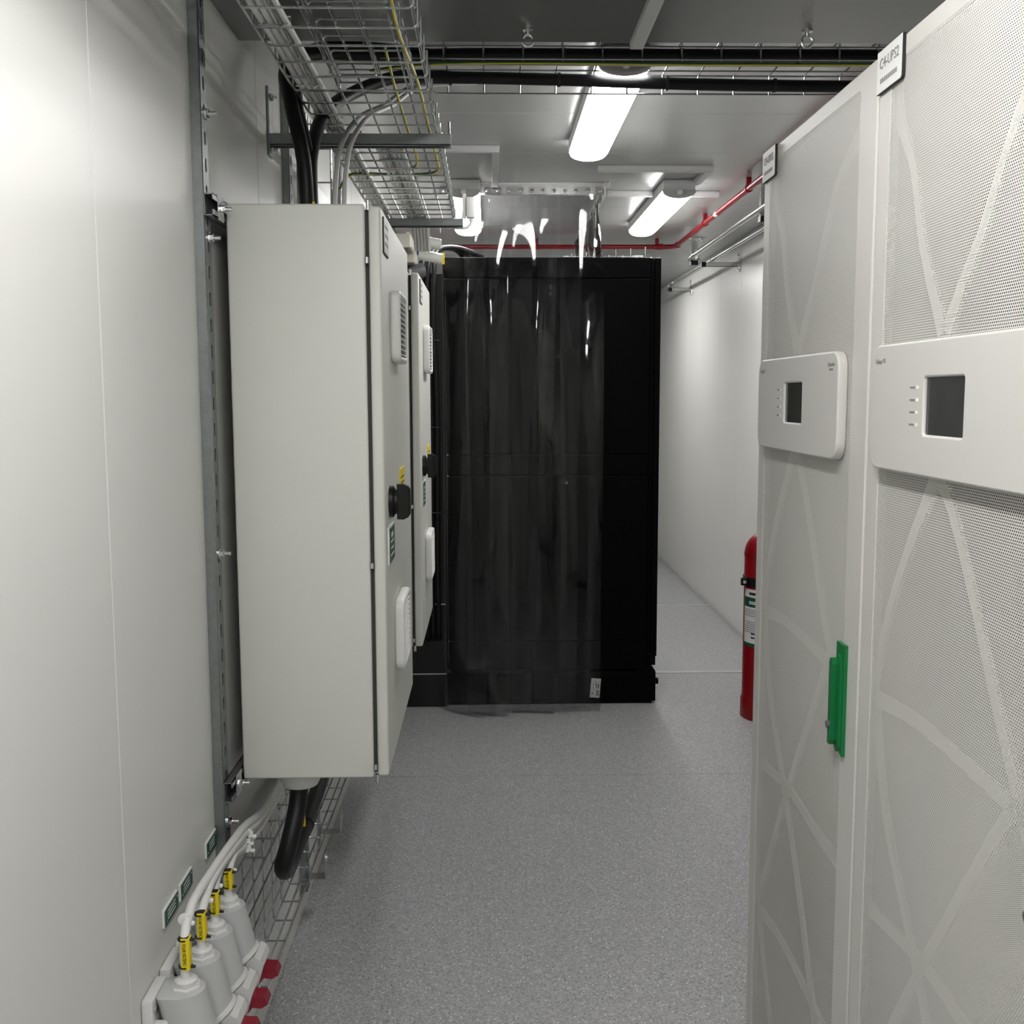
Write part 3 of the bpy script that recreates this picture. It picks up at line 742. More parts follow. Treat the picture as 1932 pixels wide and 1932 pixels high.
# ================================================================== wall plugs at the bottom left
AX = Vector((math.sin(math.radians(33)), 0, -math.cos(math.radians(33))))
E1 = Vector((math.cos(math.radians(33)), 0, math.sin(math.radians(33))))
def wall_plug(yc):
    t = thing('wall_socket', '', 'socket', (XL, yc, 0.36), 'grey angled power sockets in a row')
    def P(v): return (v.x, v.y, v.z)
    mp = MB().box(XL+0.0003, XL+0.020, yc-0.040, yc+0.040, 0.355, 0.548, 0.005, 2).build('mounting_plate', 'socket_light', t, True)
    MB().box(XL+0.020, XL+0.042, yc-0.042, yc-0.030, 0.500, 0.513, 0.002, 1).build('lid_catch', 'socket_light', mp)
    MB().cyl((XL+0.02, yc-0.033, 0.533), (XL+0.024, yc-0.033, 0.533), 0.005, n=10).build('screw', 'bolt', mp)
    n = 32; rs = []
    def dshape(cx, hx, hy, z):
        out = []
        for k in range(n):
            a = 2*math.pi*k/n; c, s_ = math.cos(a), math.sin(a)
            if c >= 0: x, y = c*hx, s_*hy
            else:
                e = 0.35; x = math.copysign(abs(c)**e, c)*hx*0.7; y = math.copysign(abs(s_)**e, s_)*hy
            out.append(Vector((cx+x, yc+y, z)))
        return out
    def disc(c, r):
        return [c+E1*(r*math.cos(2*math.pi*k/n))+Vector((0, r*math.sin(2*math.pi*k/n), 0)) for k in range(n)]
    top = dshape(XL+0.050, 0.042, 0.035, 0.548)
    top0 = dshape(XL+0.050, 0.039, 0.032, 0.5495)
    cb = Vector((XL+0.076, yc, 0.446)); bot = disc(cb, 0.041)
    rs = [top0, top]
    for f in (0.2, 0.4, 0.6, 0.8, 1.0):
        rs.append([a.lerp(b, f) for a, b in zip(top, bot)])
    MB().rings([[P(v) for v in r_] for r_ in rs]).build('housing', 'socket_grey', t, True)
    fl = MB().rings([[P(v) for v in disc(cb+AX*h, r)] for h, r in ((-0.002, 0.042), (0.0, 0.045), (0.006, 0.045), (0.008, 0.042))]).build('rim', 'socket_light', t, True)
    def slab(a0, a1, e0, e1, w0, w1, nm, m, par, r=0.0):
        """box in the socket's own tilted frame: along AX, E1 and Y"""
        t2 = bmesh.new(); bmesh.ops.create_cube(t2, size=1)
        for v in t2.verts:
            c = v.co.copy()
            v.co = cb+AX*((a0+a1)/2+c.x*(a1-a0))+E1*((e0+e1)/2+c.y*(e1-e0))+Vector((0, (w0+w1)/2+c.z*(w1-w0), 0))
        if r: bmesh.ops.bevel(t2, geom=t2.edges[:], offset=r, segments=2, affect='EDGES', profile=0.5)
        mb = MB(); mb._add(t2); return mb.build(nm, m, par, bool(r))
    slab(0.008, 0.045, -0.036, -0.004, -0.028, 0.028, 'throat', 'socket_grey', t, 0.004)
    # lid: wedge-shaped white cover with red insert
    lid = MB()
    prof = [(0.009, 0.040), (0.009, 0.000), (0.044, -0.006), (0.058, 0.006), (0.057, 0.016), (0.034, 0.042), (0.020, 0.045)]
    lid.rings([[P(cb+AX*a+E1*e+Vector((0, w_, 0))) for a, e in prof] for w_ in (-0.031, -0.029, 0.029, 0.031)])
    l = lid.build('lid', 'socket_light', t)
    red = MB()
    pr = [(0.047, -0.038), (0.053, -0.038), (0.064, 0.006), (0.058, 0.024), (0.068, 0.036), (0.068, 0.050), (0.054, 0.052), (0.044, 0.038), (0.038, 0.034), (0.056, 0.006)]
    red.rings([[P(cb+AX*a+E1*e+Vector((0, w_, 0))) for a, e in pr] for w_ in (-0.016, 0.016)])
    red.build('red_insert', 'socket_red', l)
    g = MB(); gz = 0.549; gx = XL+0.062
    g.lathe([(0.024, 0), (0.024, 0.004), (0.020, 0.006), (0.020, 0.009)], (gx, yc, gz), (0, 0, 1), 6)
    g.lathe([(0.018, 0.009), (0.018, 0.014), (0.013, 0.018), (0.009, 0.018)], (gx, yc, gz), (0, 0, 1), 20)
    g.build('cable_gland', 'socket_light', t)
    return t
YP = (1.632, 1.727, 1.815, 1.912)
first = wall_plug(YP[0])
plug_labels = ('grey angled wall socket farthest from the vertical steel channel, end of the row',
               'grey angled wall socket third from the vertical steel channel',
               'grey angled wall socket second from the vertical steel channel',
               'grey angled wall socket nearest the vertical steel channel')
first['label'] = plug_labels[0]
for k in (1, 2, 3): copy_tree(first, (0, YP[k]-YP[0], 0), None, plug_labels[k])
tags = ('C4-ELC01-WT10', 'C4-ELC01-WT11', 'C4-ELC01-WT12', 'C4-ELC01-WT13')
tag_where = ('nearest the entrance', 'second from the entrance', 'third from the entrance', 'closest to the grey cabinet')
def plug_cable(k):
    y = YP[k]; gx = XL+0.062
    t = thing('socket_cable', 'white cable with yellow tag from a wall socket, '+tag_where[k], 'cable', (gx, y, 0.56), 'white cables feeding the row of sockets')
    z_run = 0.645-0.0155*k; x_run = XL+0.052-0.002*k+0.004*(k % 2)
    pts = [(gx, y, 0.555), (gx-0.001, y, 0.60), (gx-0.002, y+0.006, z_run-0.016), (x_run+0.004, y+0.045, z_run), (x_run, y+0.13, z_run+0.006),
           (x_run-0.004, 2.08, z_run-0.022+0.002*k), (x_run-0.010, 2.30, 0.575-0.012*k), (XL+0.035, 2.6, 0.56-0.012*k), (XL+0.035, 3.1, 0.555-0.012*k), (XL+0.035, 3.8, 0.555-0.012*k)]
    if k == 3: pts[4] = (x_run, y+0.10, z_run+0.004)
    MB().tube(smooth_path(pts, 8), 0.0078, 12).build('sheath', 'white_cable', t, True)
    za, zb = 0.582, 0.636-0.006*k
    tg = MB().box(gx+0.0070, gx+0.0095, y-0.0075-0.002, y+0.0055, za, zb, 0.0008, 1).build('cable_tag', 'tag_yellow', t)
    tg2 = MB().box(gx-0.004, gx+0.0090, y-0.0102, y-0.0085, za, zb, 0.0006, 1).build('cable_tag', 'tag_yellow', t)
    lettering(tags[k], 0.0082, (gx+0.002, y-0.0104, (za+zb)/2), (0, 0, 1), (-1, 0, 0), 'ink', tg2, 'tag_lettering', stretch=0.62)
    for z in (za+0.004, zb-0.004):
        MB().lathe([(0.0080, -0.0013), (0.0112, -0.0013), (0.0112, 0.0013), (0.0080, 0.0013)], (gx, y, z), (0, 0, 1), 12).build('tag_strap', 'tie_black', t)
        MB().box(gx+0.008, gx+0.017, y-0.006, y-0.001, z-0.002, z+0.002, 0.001, 1).build('strap_head', 'tie_black', t)
    for yy in ([y+0.035] if k == 0 else [y+0.05, 2.12]):
        zt = z_run+ (0.001 if yy < 2 else -0.03)
        MB().lathe([(0.0080, -0.0018), (0.0102, -0.0018), (0.0102, 0.0018), (0.0080, 0.0018)], (x_run, yy, zt), (0, 1, 0), 12).build('cable_tie', 'tie_white', t)
        MB().box(x_run+0.007, x_run+0.017, yy-0.004, yy+0.004, zt-0.010, zt-0.003, 0.002, 1).build('tie_head', 'tie_white', t)
for k in range(4): plug_cable(k)
for k, (a, b, lab) in enumerate(((1.715, 1.795, 'green engraved plate above the sockets, farthest from the steel channel'), (1.810, 1.885, 'green engraved plate above the sockets, middle one of three'), (1.985, 2.060, 'green engraved plate above the sockets, right against the steel channel'))):
    t = thing('identification_plate', lab, 'sign', (XL, (a+b)/2, 0.606), 'green plates above the wall sockets')
    MB().box(XL+0.0002, XL+0.0042, a, b, 0.605, 0.637, 0.0006, 1).build('plate_base', 'sign_white', t)
    MB().box(XL+0.0040, XL+0.0048, a+0.003, b-0.001, 0.605, 0.6335).build('plate_face', 'sign_green', t)
    for yy, zz in ((a+0.010, 0.613), (b-0.008, 0.628)):
        MB().cyl((XL+0.0048, yy, zz), (XL+0.0062, yy, zz), 0.0022, n=10).build('rivet', 'bolt', t)
    for q in range(3):
        MB().box(XL+0.0047, XL+0.0050, a+0.018, b-0.018, 0.613+q*0.0065, 0.6155+q*0.0065).build('plate_print', 'sign_white', t)
# brackets holding the mesh off the wall
for k, (y, lab) in enumerate(((2.98, 'short steel support foot under the wall mesh, nearer the entrance'), (3.30, 'short steel support foot under the wall mesh, farther in'))):
    t = thing('support_bracket', lab, 'bracket', (XL, y, 0.10), 'support feet under the wall mesh tray')
    MB().box(XL+0.0002, XL+0.004, y-0.02, y+0.02, 0.06, 0.30, 0.001, 1).build('wall_leg', 'zinc', t)
    MB().box(XL+0.004, XL+0.075, y-0.02, y+0.02, 0.10, 0.103, 0.001, 1).build('foot', 'zinc', t)
    MB().box(XL+0.072, XL+0.075, y-0.02, y+0.02, 0.103, 0.18, 0.001, 1).build('front_leg', 'zinc', t)
    b = MB(); b.cyl((XL+0.075, y, 0.155), (XL+0.081, y, 0.155), 0.008, n=6); b.build('bolt', 'bolt', t)

# ================================================================== black rack
def rack():
    x0, x1, y0, y1, H = -0.210, 0.812, 5.03, 5.63, 2.137
    t = thing('server_rack', 'tall black equipment rack seen side-on behind the clear curtain', 'rack', ((x0+x1)/2, (y0+y1)/2, 0))
    MB().box(x0+0.02, x1-0.03, y0+0.02, y1, 0.17, H-0.004).build('carcass', 'rack_dark', t)
    MB().box(x0, x1-0.048, y0+0.006, y0+0.03, 2.043, H, 0.003).build('top_panel', 'rack_black', t)
    MB().box(x0+0.012, x1-0.052, y0, y0+0.02, 1.220, 2.039, 0.003).build('side_panel', 'rack_black', t)
    MB().box(x0+0.012, x1-0.052, y0+0.004, y0+0.02, 1.119, 1.216, 0.003).build('centre_panel', 'rack_black', t)
    MB().box(x0+0.012, x1-0.052, y0, y0+0.02, 0.318, 1.115, 0.003).build('side_panel', 'rack_black', t)
    MB().box(x0+0.012, x1-0.052, y0+0.004, y0+0.02, 0.176, 0.314, 0.003).build('bottom_panel', 'rack_black', t)
    MB().box(x0, x0+0.010, y0+0.004, y0+0.05, 0.176, 2.04, 0.002).build('corner_post', 'rack_black', t)
    p = MB().box(x1-0.046, x1-0.036, y0+0.012, y0+0.05, 0.19, H-0.002, 0.002).build('corner_post', 'rack_black', t)
    MB().box(x1-0.028, x1, y0+0.001, y1, 0.235, H-0.002, 0.004).build('front_door', 'rack_black', t)
    MB().box(x1-0.034, x1-0.005, y0+0.004, y0+0.04, 0.190, 0.234, 0.003).build('hinge_block', 'rack_dark', t)
    MB().box(x0-0.0, x1-0.003, y0, y1, 0.012, 0.160, 0.004).build('plinth', 'rack_black', t)
    MB().box(x0+0.0, x1-0.02, y0+0.01, y1-0.01, 0.0, 0.012).build('plinth_feet', 'rack_dark', t)
    MB().rings([[(x1-0.10, yy, 0.160), (x1-0.003, yy, 0.160), (x1-0.025, yy, 0.188), (x1-0.10, yy, 0.188)] for yy in (y0+0.006, y1)]).build('plinth_wedge', 'rack_black', t)
    MB().cyl((x1-0.003, y0+0.05, 0.10), (x1+0.016, y0+0.05, 0.10), 0.016, n=12).build('plinth_bolt', 'rack_black', t)
    lk = MB().box(0.345, 0.385, y0-0.004, y0+0.003, 1.075, 1.112, 0.002).build('panel_latch', 'rack_dark', t)
    MB().cyl((0.372, y0-0.007, 1.083), (0.372, y0-0.003, 1.083), 0.006, n=12).build('latch_lock', 'ink_grey', lk)
    mb = MB(); me = plate2d(rrect(0.272, 0.314, 1.945, 2.025, 0.004, 3), [rrect(0.278, 0.308, 1.951, 2.019, 0.003, 3)[::-1]], 0.004)
    mb.mesh_in(me, frame_mtx((0, y0-0.0002, 0), (1, 0, 0), (0, 0, 1)))
    rc = mb.build('cable_cutout', 'rack_dark', t)
    MB().box(0.284, 0.302, y0-0.003, y0, 1.990, 2.012, 0.002).build('cutout_slot', 'dark_panel', rc)
    MB().lathe([(0.010, 0), (0.010, 0.003), (0.006, 0.003)], (0.293, y0, 1.970), (0, -1, 0), 6).build('cutout_nut', 'dark_panel', rc)
    # delivery label, stuck on askew
    c = Vector((0.5145, y0-0.0006, 0.080)); a = math.radians(-5)
    u = Vector((math.cos(a), 0, math.sin(a))); v = Vector((-math.sin(a), 0, math.cos(a)))
    lb = MB().prism([(-0.0235, -0.048), (0.0235, -0.048), (0.0235, 0.048), (-0.0235, 0.048)], c, u, v, 0.0005).build('paper_label', 'sign_white', t)
    def ink(a0, a1, b0, b1):
        MB().prism([(a0, b0), (a1, b0), (a1, b1), (a0, b1)], c+Vector((0, -0.0006, 0)), u, v, 0.0003).build('label_print', 'ink', lb)
    for q in range(7): ink(0.006, 0.019, -0.040+q*0.0045, -0.0385+q*0.0045+0.001*(q % 3))
    ink(0.012, 0.0165, 0.000, 0.020); ink(0.014, 0.017, 0.026, 0.032); ink(0.003, 0.006, 0.0, 0.022); ink(-0.001, 0.001, 0.012, 0.034)
    ink(-0.012, -0.0095, 0.012, 0.022); ink(-0.012, -0.010, 0.028, 0.032); ink(-0.012, -0.010, -0.006, 0.004); ink(-0.015, -0.009, -0.030, -0.024)
    return t
rack()
# wire basket with leads lying on the rack
t = thing('wire_basket', 'small wire basket of leads lying on top of the black rack', 'cable tray', (0.60, 5.3, 2.137))
for k in range(6):
    MB().tube(wire_u([(0.40+0.07*k, 5.12, 2.165+0.006*k), (0.40+0.07*k, 5.12, 2.140), (0.40+0.07*k, 5.42, 2.140), (0.40+0.07*k, 5.42, 2.195)]), WR, 6).build('cross_wire', 'zinc', t, True)
for yy, z in ((5.12, 2.1445), (5.22, 2.1445), (5.32, 2.1445), (5.42, 2.16), (5.42, 2.19)):
    MB().tube([(0.38, yy, z), (0.78, yy, z)], WR, 6).build('long_wire', 'zinc', t, True)

# black leads hanging left of the rack
t = thing('hanging_cables', 'bundle of black cables hanging beside the black rack', 'cables', (-0.28, 4.97, 0.33))
for k, (dx, dy) in enumerate(((0.0, 0.0), (-0.028, 0.004), (-0.056, 0.0), (-0.084, 0.006))):
    x = -0.242+dx; y = 4.962+dy
    pts = [(-0.02-0.03*k, 5.16+dy, 2.152), (-0.14-0.01*k, 5.12+dy, 2.19), (-0.232+dx*0.7, 5.06+dy, 2.17), (x-0.006, y+0.02, 2.06), (x-0.010, y, 1.8), (x+0.004, y, 1.5), (x+0.004, y, 1.1), (x, y, 0.7), (x+0.002, y, 0.46), (x+0.002, y+0.012, 0.37), (x+0.002, 5.004, 0.335)]
    MB().tube(smooth_path(pts, 8), 0.0125, 10).build('cable', 'black_cable', t, True)
for zz in (1.75, 1.35, 0.95):
    MB().box(-0.345, -0.226, 4.948, 4.980, zz-0.003, zz+0.003, 0.002, 1).build('cable_tie', 'tie_black', t)
t = thing('blanking_panel', 'dark grey blanking panel between the white wall and the black rack', 'panel', (-0.39, 5.014, 0.0))
for za, zb in ((0.0, 0.158), (0.164, 0.50), (0.506, 2.06)):
    MB().box(XL+0.008, -0.205, 5.006, 5.022, za, zb, 0.002, 1).build('panel_sheet', 'dark_panel', t)
t = MB().box(-0.212, -0.198, 4.99, 4.995, 2.10, 2.15, 0.001, 1).build('cable_tag', 'tag_yellow'); tag(t, 'small yellow tag on the corner of the black rack top', 'cable tag')

# ================================================================== strip curtains
def strip(xc, yc, wdt, z0, z1, seed, parent, along='x', flare=0.0):
    rnd = random.Random(seed); nx, nz = 20, 48
    a1, a2 = rnd.uniform(-1, 1), rnd.uniform(-1, 1); ph = rnd.uniform(0, 6.28); ph2 = rnd.uniform(0, 6.28)
    bow = rnd.choice((-1, 1))*rnd.uniform(0.008, 0.016)
    wa, wk, ph3 = rnd.uniform(0.004, 0.008), rnd.uniform(3.0, 4.4), rnd.uniform(0, 6.28)
    F, B = [], []
    for j in range(nz+1):
        tz = j/nz; z = z1+(z0-z1)*tz; row, rowb = [], []
        drop = min(1.0, 0.55+tz*14)
        for i in range(nx+1):
            s = 2*i/nx-1
            w_ = wdt/2*(1-0.06*drop*(0.5+0.5*math.sin(2.1*tz*3+ph)))
            sx = 0.010*drop*math.sin(3.2*tz+ph2)*a1
            off = bow*drop*(1-s*s)+0.010*drop*s*math.sin(4.0*tz+ph)*a2+0.003*drop*math.sin(2.2*s+4*tz+ph2)
            off += wa*drop*math.sin(wk*(z1-z)+ph3)
            off += flare*max(0, tz-0.86)**2*50*(0.4+0.6*s)*-0.12
            n_ = 0.0011
            if along == 'x': row.append((xc+s*w_+sx, yc+off-n_, z)); rowb.append((xc+s*w_+sx, yc+off+n_, z))
            else: row.append((xc+off-n_, yc+s*w_+sx, z)); rowb.append((xc+off+n_, yc+s*w_+sx, z))
        F.append(row); B.append(rowb)
    bm = bmesh.new()
    vf = [[bm.verts.new(p) for p in r_] for r_ in F]; vb = [[bm.verts.new(p) for p in r_] for r_ in B]
    for j in range(nz):
        for i in range(nx):
            bm.faces.new((vf[j][i], vf[j][i+1], vf[j+1][i+1], vf[j+1][i])); bm.faces.new((vb[j][i], vb[j+1][i], vb[j+1][i+1], vb[j][i+1]))
        for i in (0, nx): bm.faces.new((vf[j][i], vf[j+1][i], vb[j+1][i], vb[j][i]))
    for j in (0, nz):
        for i in range(nx): bm.faces.new((vf[j][i], vf[j][i+1], vb[j][i+1], vb[j][i]))
    mb = MB(); mb.bm.free(); mb.bm = bm
    return mb.build('curtain_strip', 'clear_pvc', parent, True)
def curtain_front():
    yc = 4.91; x0, x1 = -0.215, 0.528
    t = thing('strip_curtain', 'clear plastic strip curtain hanging in front of the black rack', 'curtain', ((x0+x1)/2, yc, 0.0))
    MB().box(x0-0.03, x1+0.006, yc-0.004, yc+0.0, 2.395, ZF-0.0005, 0.001, 1).box(x0-0.03, x1+0.006, yc-0.018, yc+0.0, ZF-0.004, ZF-0.0005).build('rail', 'alu', t)
    MB().box(x1-0.004, x1+0.022, yc-0.03, yc+0.002, ZF-0.022, ZF-0.0005, 0.001, 1).build('rail_bracket', 'alu', t)
    base = None
    for k in range(8):
        xa = x0-0.005+0.1005*k+0.005
        xb = min(xa+0.078, x1)
        p = MB(); me = plate2d(rrect(xa, xb, 2.398, 2.432, 0.006, 3), [], 0.003, 0.0008)
        p.mesh_in(me, frame_mtx((0, yc-0.006, 0), (1, 0, 0), (0, 0, 1)))
        pl = p.build('clamp_plate', 'steel', t, True)
        for xx in ((xa+0.014, xb-0.014) if xb-xa > 0.05 else ((xa+xb)/2,)):
            MB().lathe([(0.009, 0), (0.009, 0.001), (0.006, 0.0025), (0.006, 0.006), (0.004, 0.0075)], (xx, yc-0.009, 2.414), (0, -1, 0), 14).build('rivet', 'bolt', pl, True)
    for k in range(6):
        xc = -0.115+0.1086*k
        strip(xc, yc+(-0.012 if k % 2 else 0.012)-0.010, 0.2, 0.012+0.004*(k % 3), 2.40, 11+k, t, 'x', (1.0, 0.5, 0, 0.2, 0, 0)[k])
    return t
curtain_front()
def curtain_side():
    xc = 0.535
    t = thing('strip_curtain', 'short clear strip curtain running back above the black rack', 'curtain', (xc, 5.8, 2.14))
    MB().box(xc-0.0, xc+0.004, 4.94, 6.42, 2.395, ZF-0.0005).build('rail', 'alu', t)
    for k in range(7):
        yc = 5.12+0.19*k
        MB().box(xc-0.006, xc-0.003, yc-0.04, yc+0.04, 2.398, 2.432).build('clamp_plate', 'steel', t)
        strip(xc-0.014+(0.007 if k % 2 else -0.004), yc, 0.2, 2.15, 2.40, 60+k, t, 'y')
curtain_side()

# ================================================================== ceiling trunking, hooks, boxes
def trunk(label, segs):
    t = thing('cable_trunking', label, 'trunking', ((segs[0][0]+segs[0][1])/2, (segs[0][2]+segs[0][3])/2, ZF-0.026))
    for s in segs:
        b = MB().box(s[0], s[1], s[2], s[3], ZF-0.022, ZF-0.0005, 0.002).build('trunking_base', 'trunking', t)
        i = 0.003
        MB().box(s[0]+i*0, s[1], s[2]+(i if s[1]-s[0] > s[3]-s[2] else 0), s[3]-(i if s[1]-s[0] > s[3]-s[2] else 0), ZF-0.026, ZF-0.022, 0.001, 1).build('trunking_lid', 'trunking', b)
trunk('white L-shaped trunking leading from the middle ceiling light', [(0.46, 0.945, 4.535, 4.560), (0.915, 0.945, 4.562, 4.83)])
trunk('white L-shaped trunking on the ceiling above the overhead tray end', [(-0.35, 0.047, 4.185, 4.210), (0.020, 0.047, 4.212, 4.88)])
trunk('wide white trunking across the ceiling beside the curtain rail', [(0.56, 1.09, 5.085, 5.115)])
t = tag(MB().box(0.322, 0.352, 0.9, YS-0.01, ZN-0.018, ZN-0.0005, 0.002).build('cable_trunking', 'trunking'), 'straight white trunking on the lower ceiling near the entrance', 'trunking')
for x, lab in ((0.09, 'small steel ceiling eye nearer the grey cabinets'), (0.70, 'small steel ceiling eye nearer the UPS cabinets')):
    y = 2.40
    t = thing('ceiling_eye', lab, 'hook', (x, y, ZN-0.04), 'steel eyes on the lower ceiling')
    MB().lathe([(0.012, 0), (0.012, -0.004), (0.005, -0.006), (0.004, -0.014), (0.0, -0.014)], (x, y, ZN-0.0003), (0, 0, 1), 16).build('base', 'steel', t, True)
    MB().tube([(x+0.012*math.cos(a), y, ZN-0.025+0.012*math.sin(a)) for a in [2*math.pi*k/16 for k in range(16)]], 0.0028, 8, closed=True).build('ring', 'steel', t, True)
# white junction box by the second arm
t = thing('junction_box', 'small white junction box on the end of the overhead mesh tray', 'junction box', (-0.07, 4.14, 2.16))
MB().box(-0.094, -0.080, 4.118, 4.124, 2.165, 2.258, 0.001, 1).build('back_strip', 'white_plastic', t)
MB().box(-0.080, -0.048, 4.112, 4.150, 2.168, 2.245, 0.005, 2).build('box_body', 'white_plastic', t, True)
MB().box(-0.050, -0.0465, 4.116, 4.146, 2.182, 2.222, 0.001, 1).build('box_lid', 'white_plastic', t)
MB().cyl((-0.062, 4.13, 2.168), (-0.062, 4.13, 2.158), 0.008, n=14).build('cable_gland', 'socket_light', t, True)
MB().tube(smooth_path([(-0.062, 4.13, 2.16), (-0.064, 4.13, 2.145), (-0.085, 4.13, 2.132), (-0.13, 4.135, 2.135), (-0.2, 4.14, 2.145), (-0.27, 4.14, 2.15)], 6), 0.006, 8).build('lead', 'white_cable', t, True)
# beige wiring ducts behind the second cabinet
for k, lab in enumerate(('beige slotted duct cover on the wall past the second cabinet, highest', 'beige slotted duct cover on the wall past the second cabinet, middle', 'beige slotted duct cover on the wall past the second cabinet, lowest')):
    y = 4.02+0.20*k; z = 2.075-0.03*k
    t = thing('wiring_duct', lab, 'duct', (-0.33, y, z), 'beige ducts past the second cabinet')
    MB().box(-0.43, -0.285, y, y+0.18, z-0.03, z+0.02, 0.003).build('duct_body', 'duct_beige', t)
    MB().box(-0.42, -0.295, y+0.015, y+0.165, z-0.034, z-0.03, 0.001, 1).build('duct_panel', 'duct_brown', t)
    for q in range(5):
        MB().box(-0.2849, -0.282, y+0.02+q*0.03, y+0.035+q*0.03, z-0.025, z+0.015).build('duct_tooth', 'hose_white', t)
for k, (z, lab) in enumerate(((2.165, 'white corrugated hose with blue strap, upper of two'), (2.115, 'white corrugated hose with blue strap, lower of two'))):
    y = 4.62+0.08*k
    t = thing('flexible_hose', lab, 'hose', (-0.30, y, z-0.03), 'white hoses beside the rack top')
    prof = []
    L0 = 0.15
    for i in range(23):
        prof.append((0.024 if i % 2 else 0.0225, L0*i/22))
    MB().lathe(prof, (-0.345, y-0.02, z), (1, 0.25, -0.18), 18).build('hose', 'hose_white', t, True)
    MB().lathe([(0.0245, 0.036), (0.027, 0.036), (0.027, 0.044), (0.0245, 0.044)], (-0.345, y-0.02, z), (1, 0.25, -0.18), 18).build('strap', 'blue_strap', t)
    MB().cyl((-0.30, y-0.009, z+0.012), (-0.30, y-0.009, ZF-0.0005), 0.0025, n=8).build('hanger_rod', 'zinc', t)
t = tag(MB().lathe([(0.0, 0), (0.028, 0.0), (0.03, 0.01), (0.03, 0.16), (0.024, 0.176), (0.0, 0.18)], (-0.42, 4.3, 1.955), (1, 0.1, 0.25), 20).build('pipe_stub', 'pipe_dark', None, True), 'short dark grey pipe end below the beige ducts', 'pipe')

# ================================================================== right side pipes
def red_pipe():
    t = thing('red_pipe', 'red sprinkler pipe running along the ceiling and turning behind the rack', 'pipe', (1.15, 4.6, 2.385))
    r = 0.014; x, y, z = 1.152, 6.63, 2.402
    pts = [(x, 3.15, z), (x, y-0.06, z)]+[(x-0.06+0.06*math.cos(a), y-0.06+0.06*math.sin(a), z) for a in [math.pi/2*k/6 for k in range(1, 7)]]+[(XL+0.005, y, z)]
    MB().tube(pts, r, 14).build('pipe', 'pipe_red', t, True)
    MB().lathe([(r, 0), (0.019, 0.004), (0.019, 0.03), (r, 0.034)], (x, y-0.10, z), (0, 1, 0), 16).build('elbow_collar', 'pipe_red', t, True)
    MB().lathe([(r, 0), (0.019, 0.004), (0.019, 0.03), (r, 0.034)], (x-0.07, y, z), (-1, 0, 0), 16).build('elbow_collar', 'pipe_red', t, True)
    for yy in (3.6, 4.78, 5.72):
        c = MB().lathe([(r, -0.012), (0.018, -0.012), (0.018, 0.012), (r, 0.012)], (x, yy, z), (0, 1, 0), 16).build('pipe_clamp', 'pipe_red', t)
        MB().box(x-0.011, x+0.011, yy-0.011, yy+0.011, z+0.015, ZF-0.0005, 0.001, 1).build('clamp_block', 'pipe_red', c)
    for xx in (1.04, 0.3):
        c = MB().lathe([(r, -0.012), (0.018, -0.012), (0.018, 0.012), (r, 0.012)], (xx, y, z), (1, 0, 0), 16).build('pipe_clamp', 'pipe_red', t)
        MB().box(xx-0.011, xx+0.011, y-0.011, y+0.011, z+0.015, ZF-0.0005, 0.001, 1).build('clamp_block', 'pipe_red', c)
    MB().lathe([(r+0.0004, 0), (r+0.0008, 0.001), (r+0.0008, 0.05), (r+0.0004, 0.051)], (x, 5.40, z), (0, 1, 0), 16).build('pipe_sticker', 'sign_white', t)
red_pipe()
def hanger(x, y, z0, label):
    t = thing('ceiling_hanger', label, 'bracket', (x, y, z0), 'steel drop hangers for the conduit')
    mb = MB()
    mb.box(x-0.0205, x-0.018, y-0.0205, y+0.0205, z0, ZF-0.004).box(x+0.018, x+0.0205, y-0.0205, y+0.0205, z0, ZF-0.004).box(x-0.0205, x+0.0205, y+0.018, y+0.0205, z0, ZF-0.004)
    mb.build('channel', 'steel', t)
    MB().box(x-0.04, x+0.06, y-0.03, y+0.03, ZF-0.004, ZF-0.0005).build('ceiling_plate', 'steel', t)
    MB().box(x-0.022, x+0.022, y-0.022, y+0.022, z0-0.003, z0+0.024, 0.002, 1).build('end_cap', 'black_plastic', t)
    b = MB(); b.cyl((x+0.045, y, ZF-0.004), (x+0.045, y, ZF-0.012), 0.010, n=6); b.cyl((x+0.045, y, ZF-0.012), (x+0.045, y, ZF-0.022), 0.004, n=8)
    b.build('bolt', 'bolt', t)
hanger(1.255, 4.90, 2.278, 'steel drop hanger with black end cap beside the red pipe, nearer the UPS')
hanger(1.265, 6.60, 2.290, 'steel drop hanger with black end cap beside the red pipe, farther in')
t = thing('conduit', 'straight steel conduit hung between the two drop hangers', 'conduit', (1.225, 5.7, 2.31))
MB().tube([(1.215, 3.15, 2.322), (1.222, 6.40, 2.322), (1.226, 6.50, 2.322), (1.236, 6.58, 2.322), (1.262, 6.655, 2.325), (1.31, 6.68, 2.328)], 0.0135, 14).build('pipe', 'steel', t, True)
MB().lathe([(0.0135, 0), (0.017, 0.002), (0.017, 0.03), (0.0135, 0.032)], (1.222, 6.36, 2.322), (0, 1, 0), 14).build('coupling', 'steel', t, True)
t = thing('conduit', 'straight steel conduit carried on brackets along the far right wall', 'conduit', (1.40, 7.0, 2.32))
MB().tube([(1.405, 3.15, 2.338), (1.405, 9.95, 2.338)], 0.0125, 12).build('pipe', 'steel', t, True)
MB().lathe([(0.0125, 0), (0.017, 0.002), (0.017, 0.05), (0.0125, 0.052)], (1.405, 8.1, 2.338), (0, 1, 0), 14).build('coupling', 'steel', t, True)
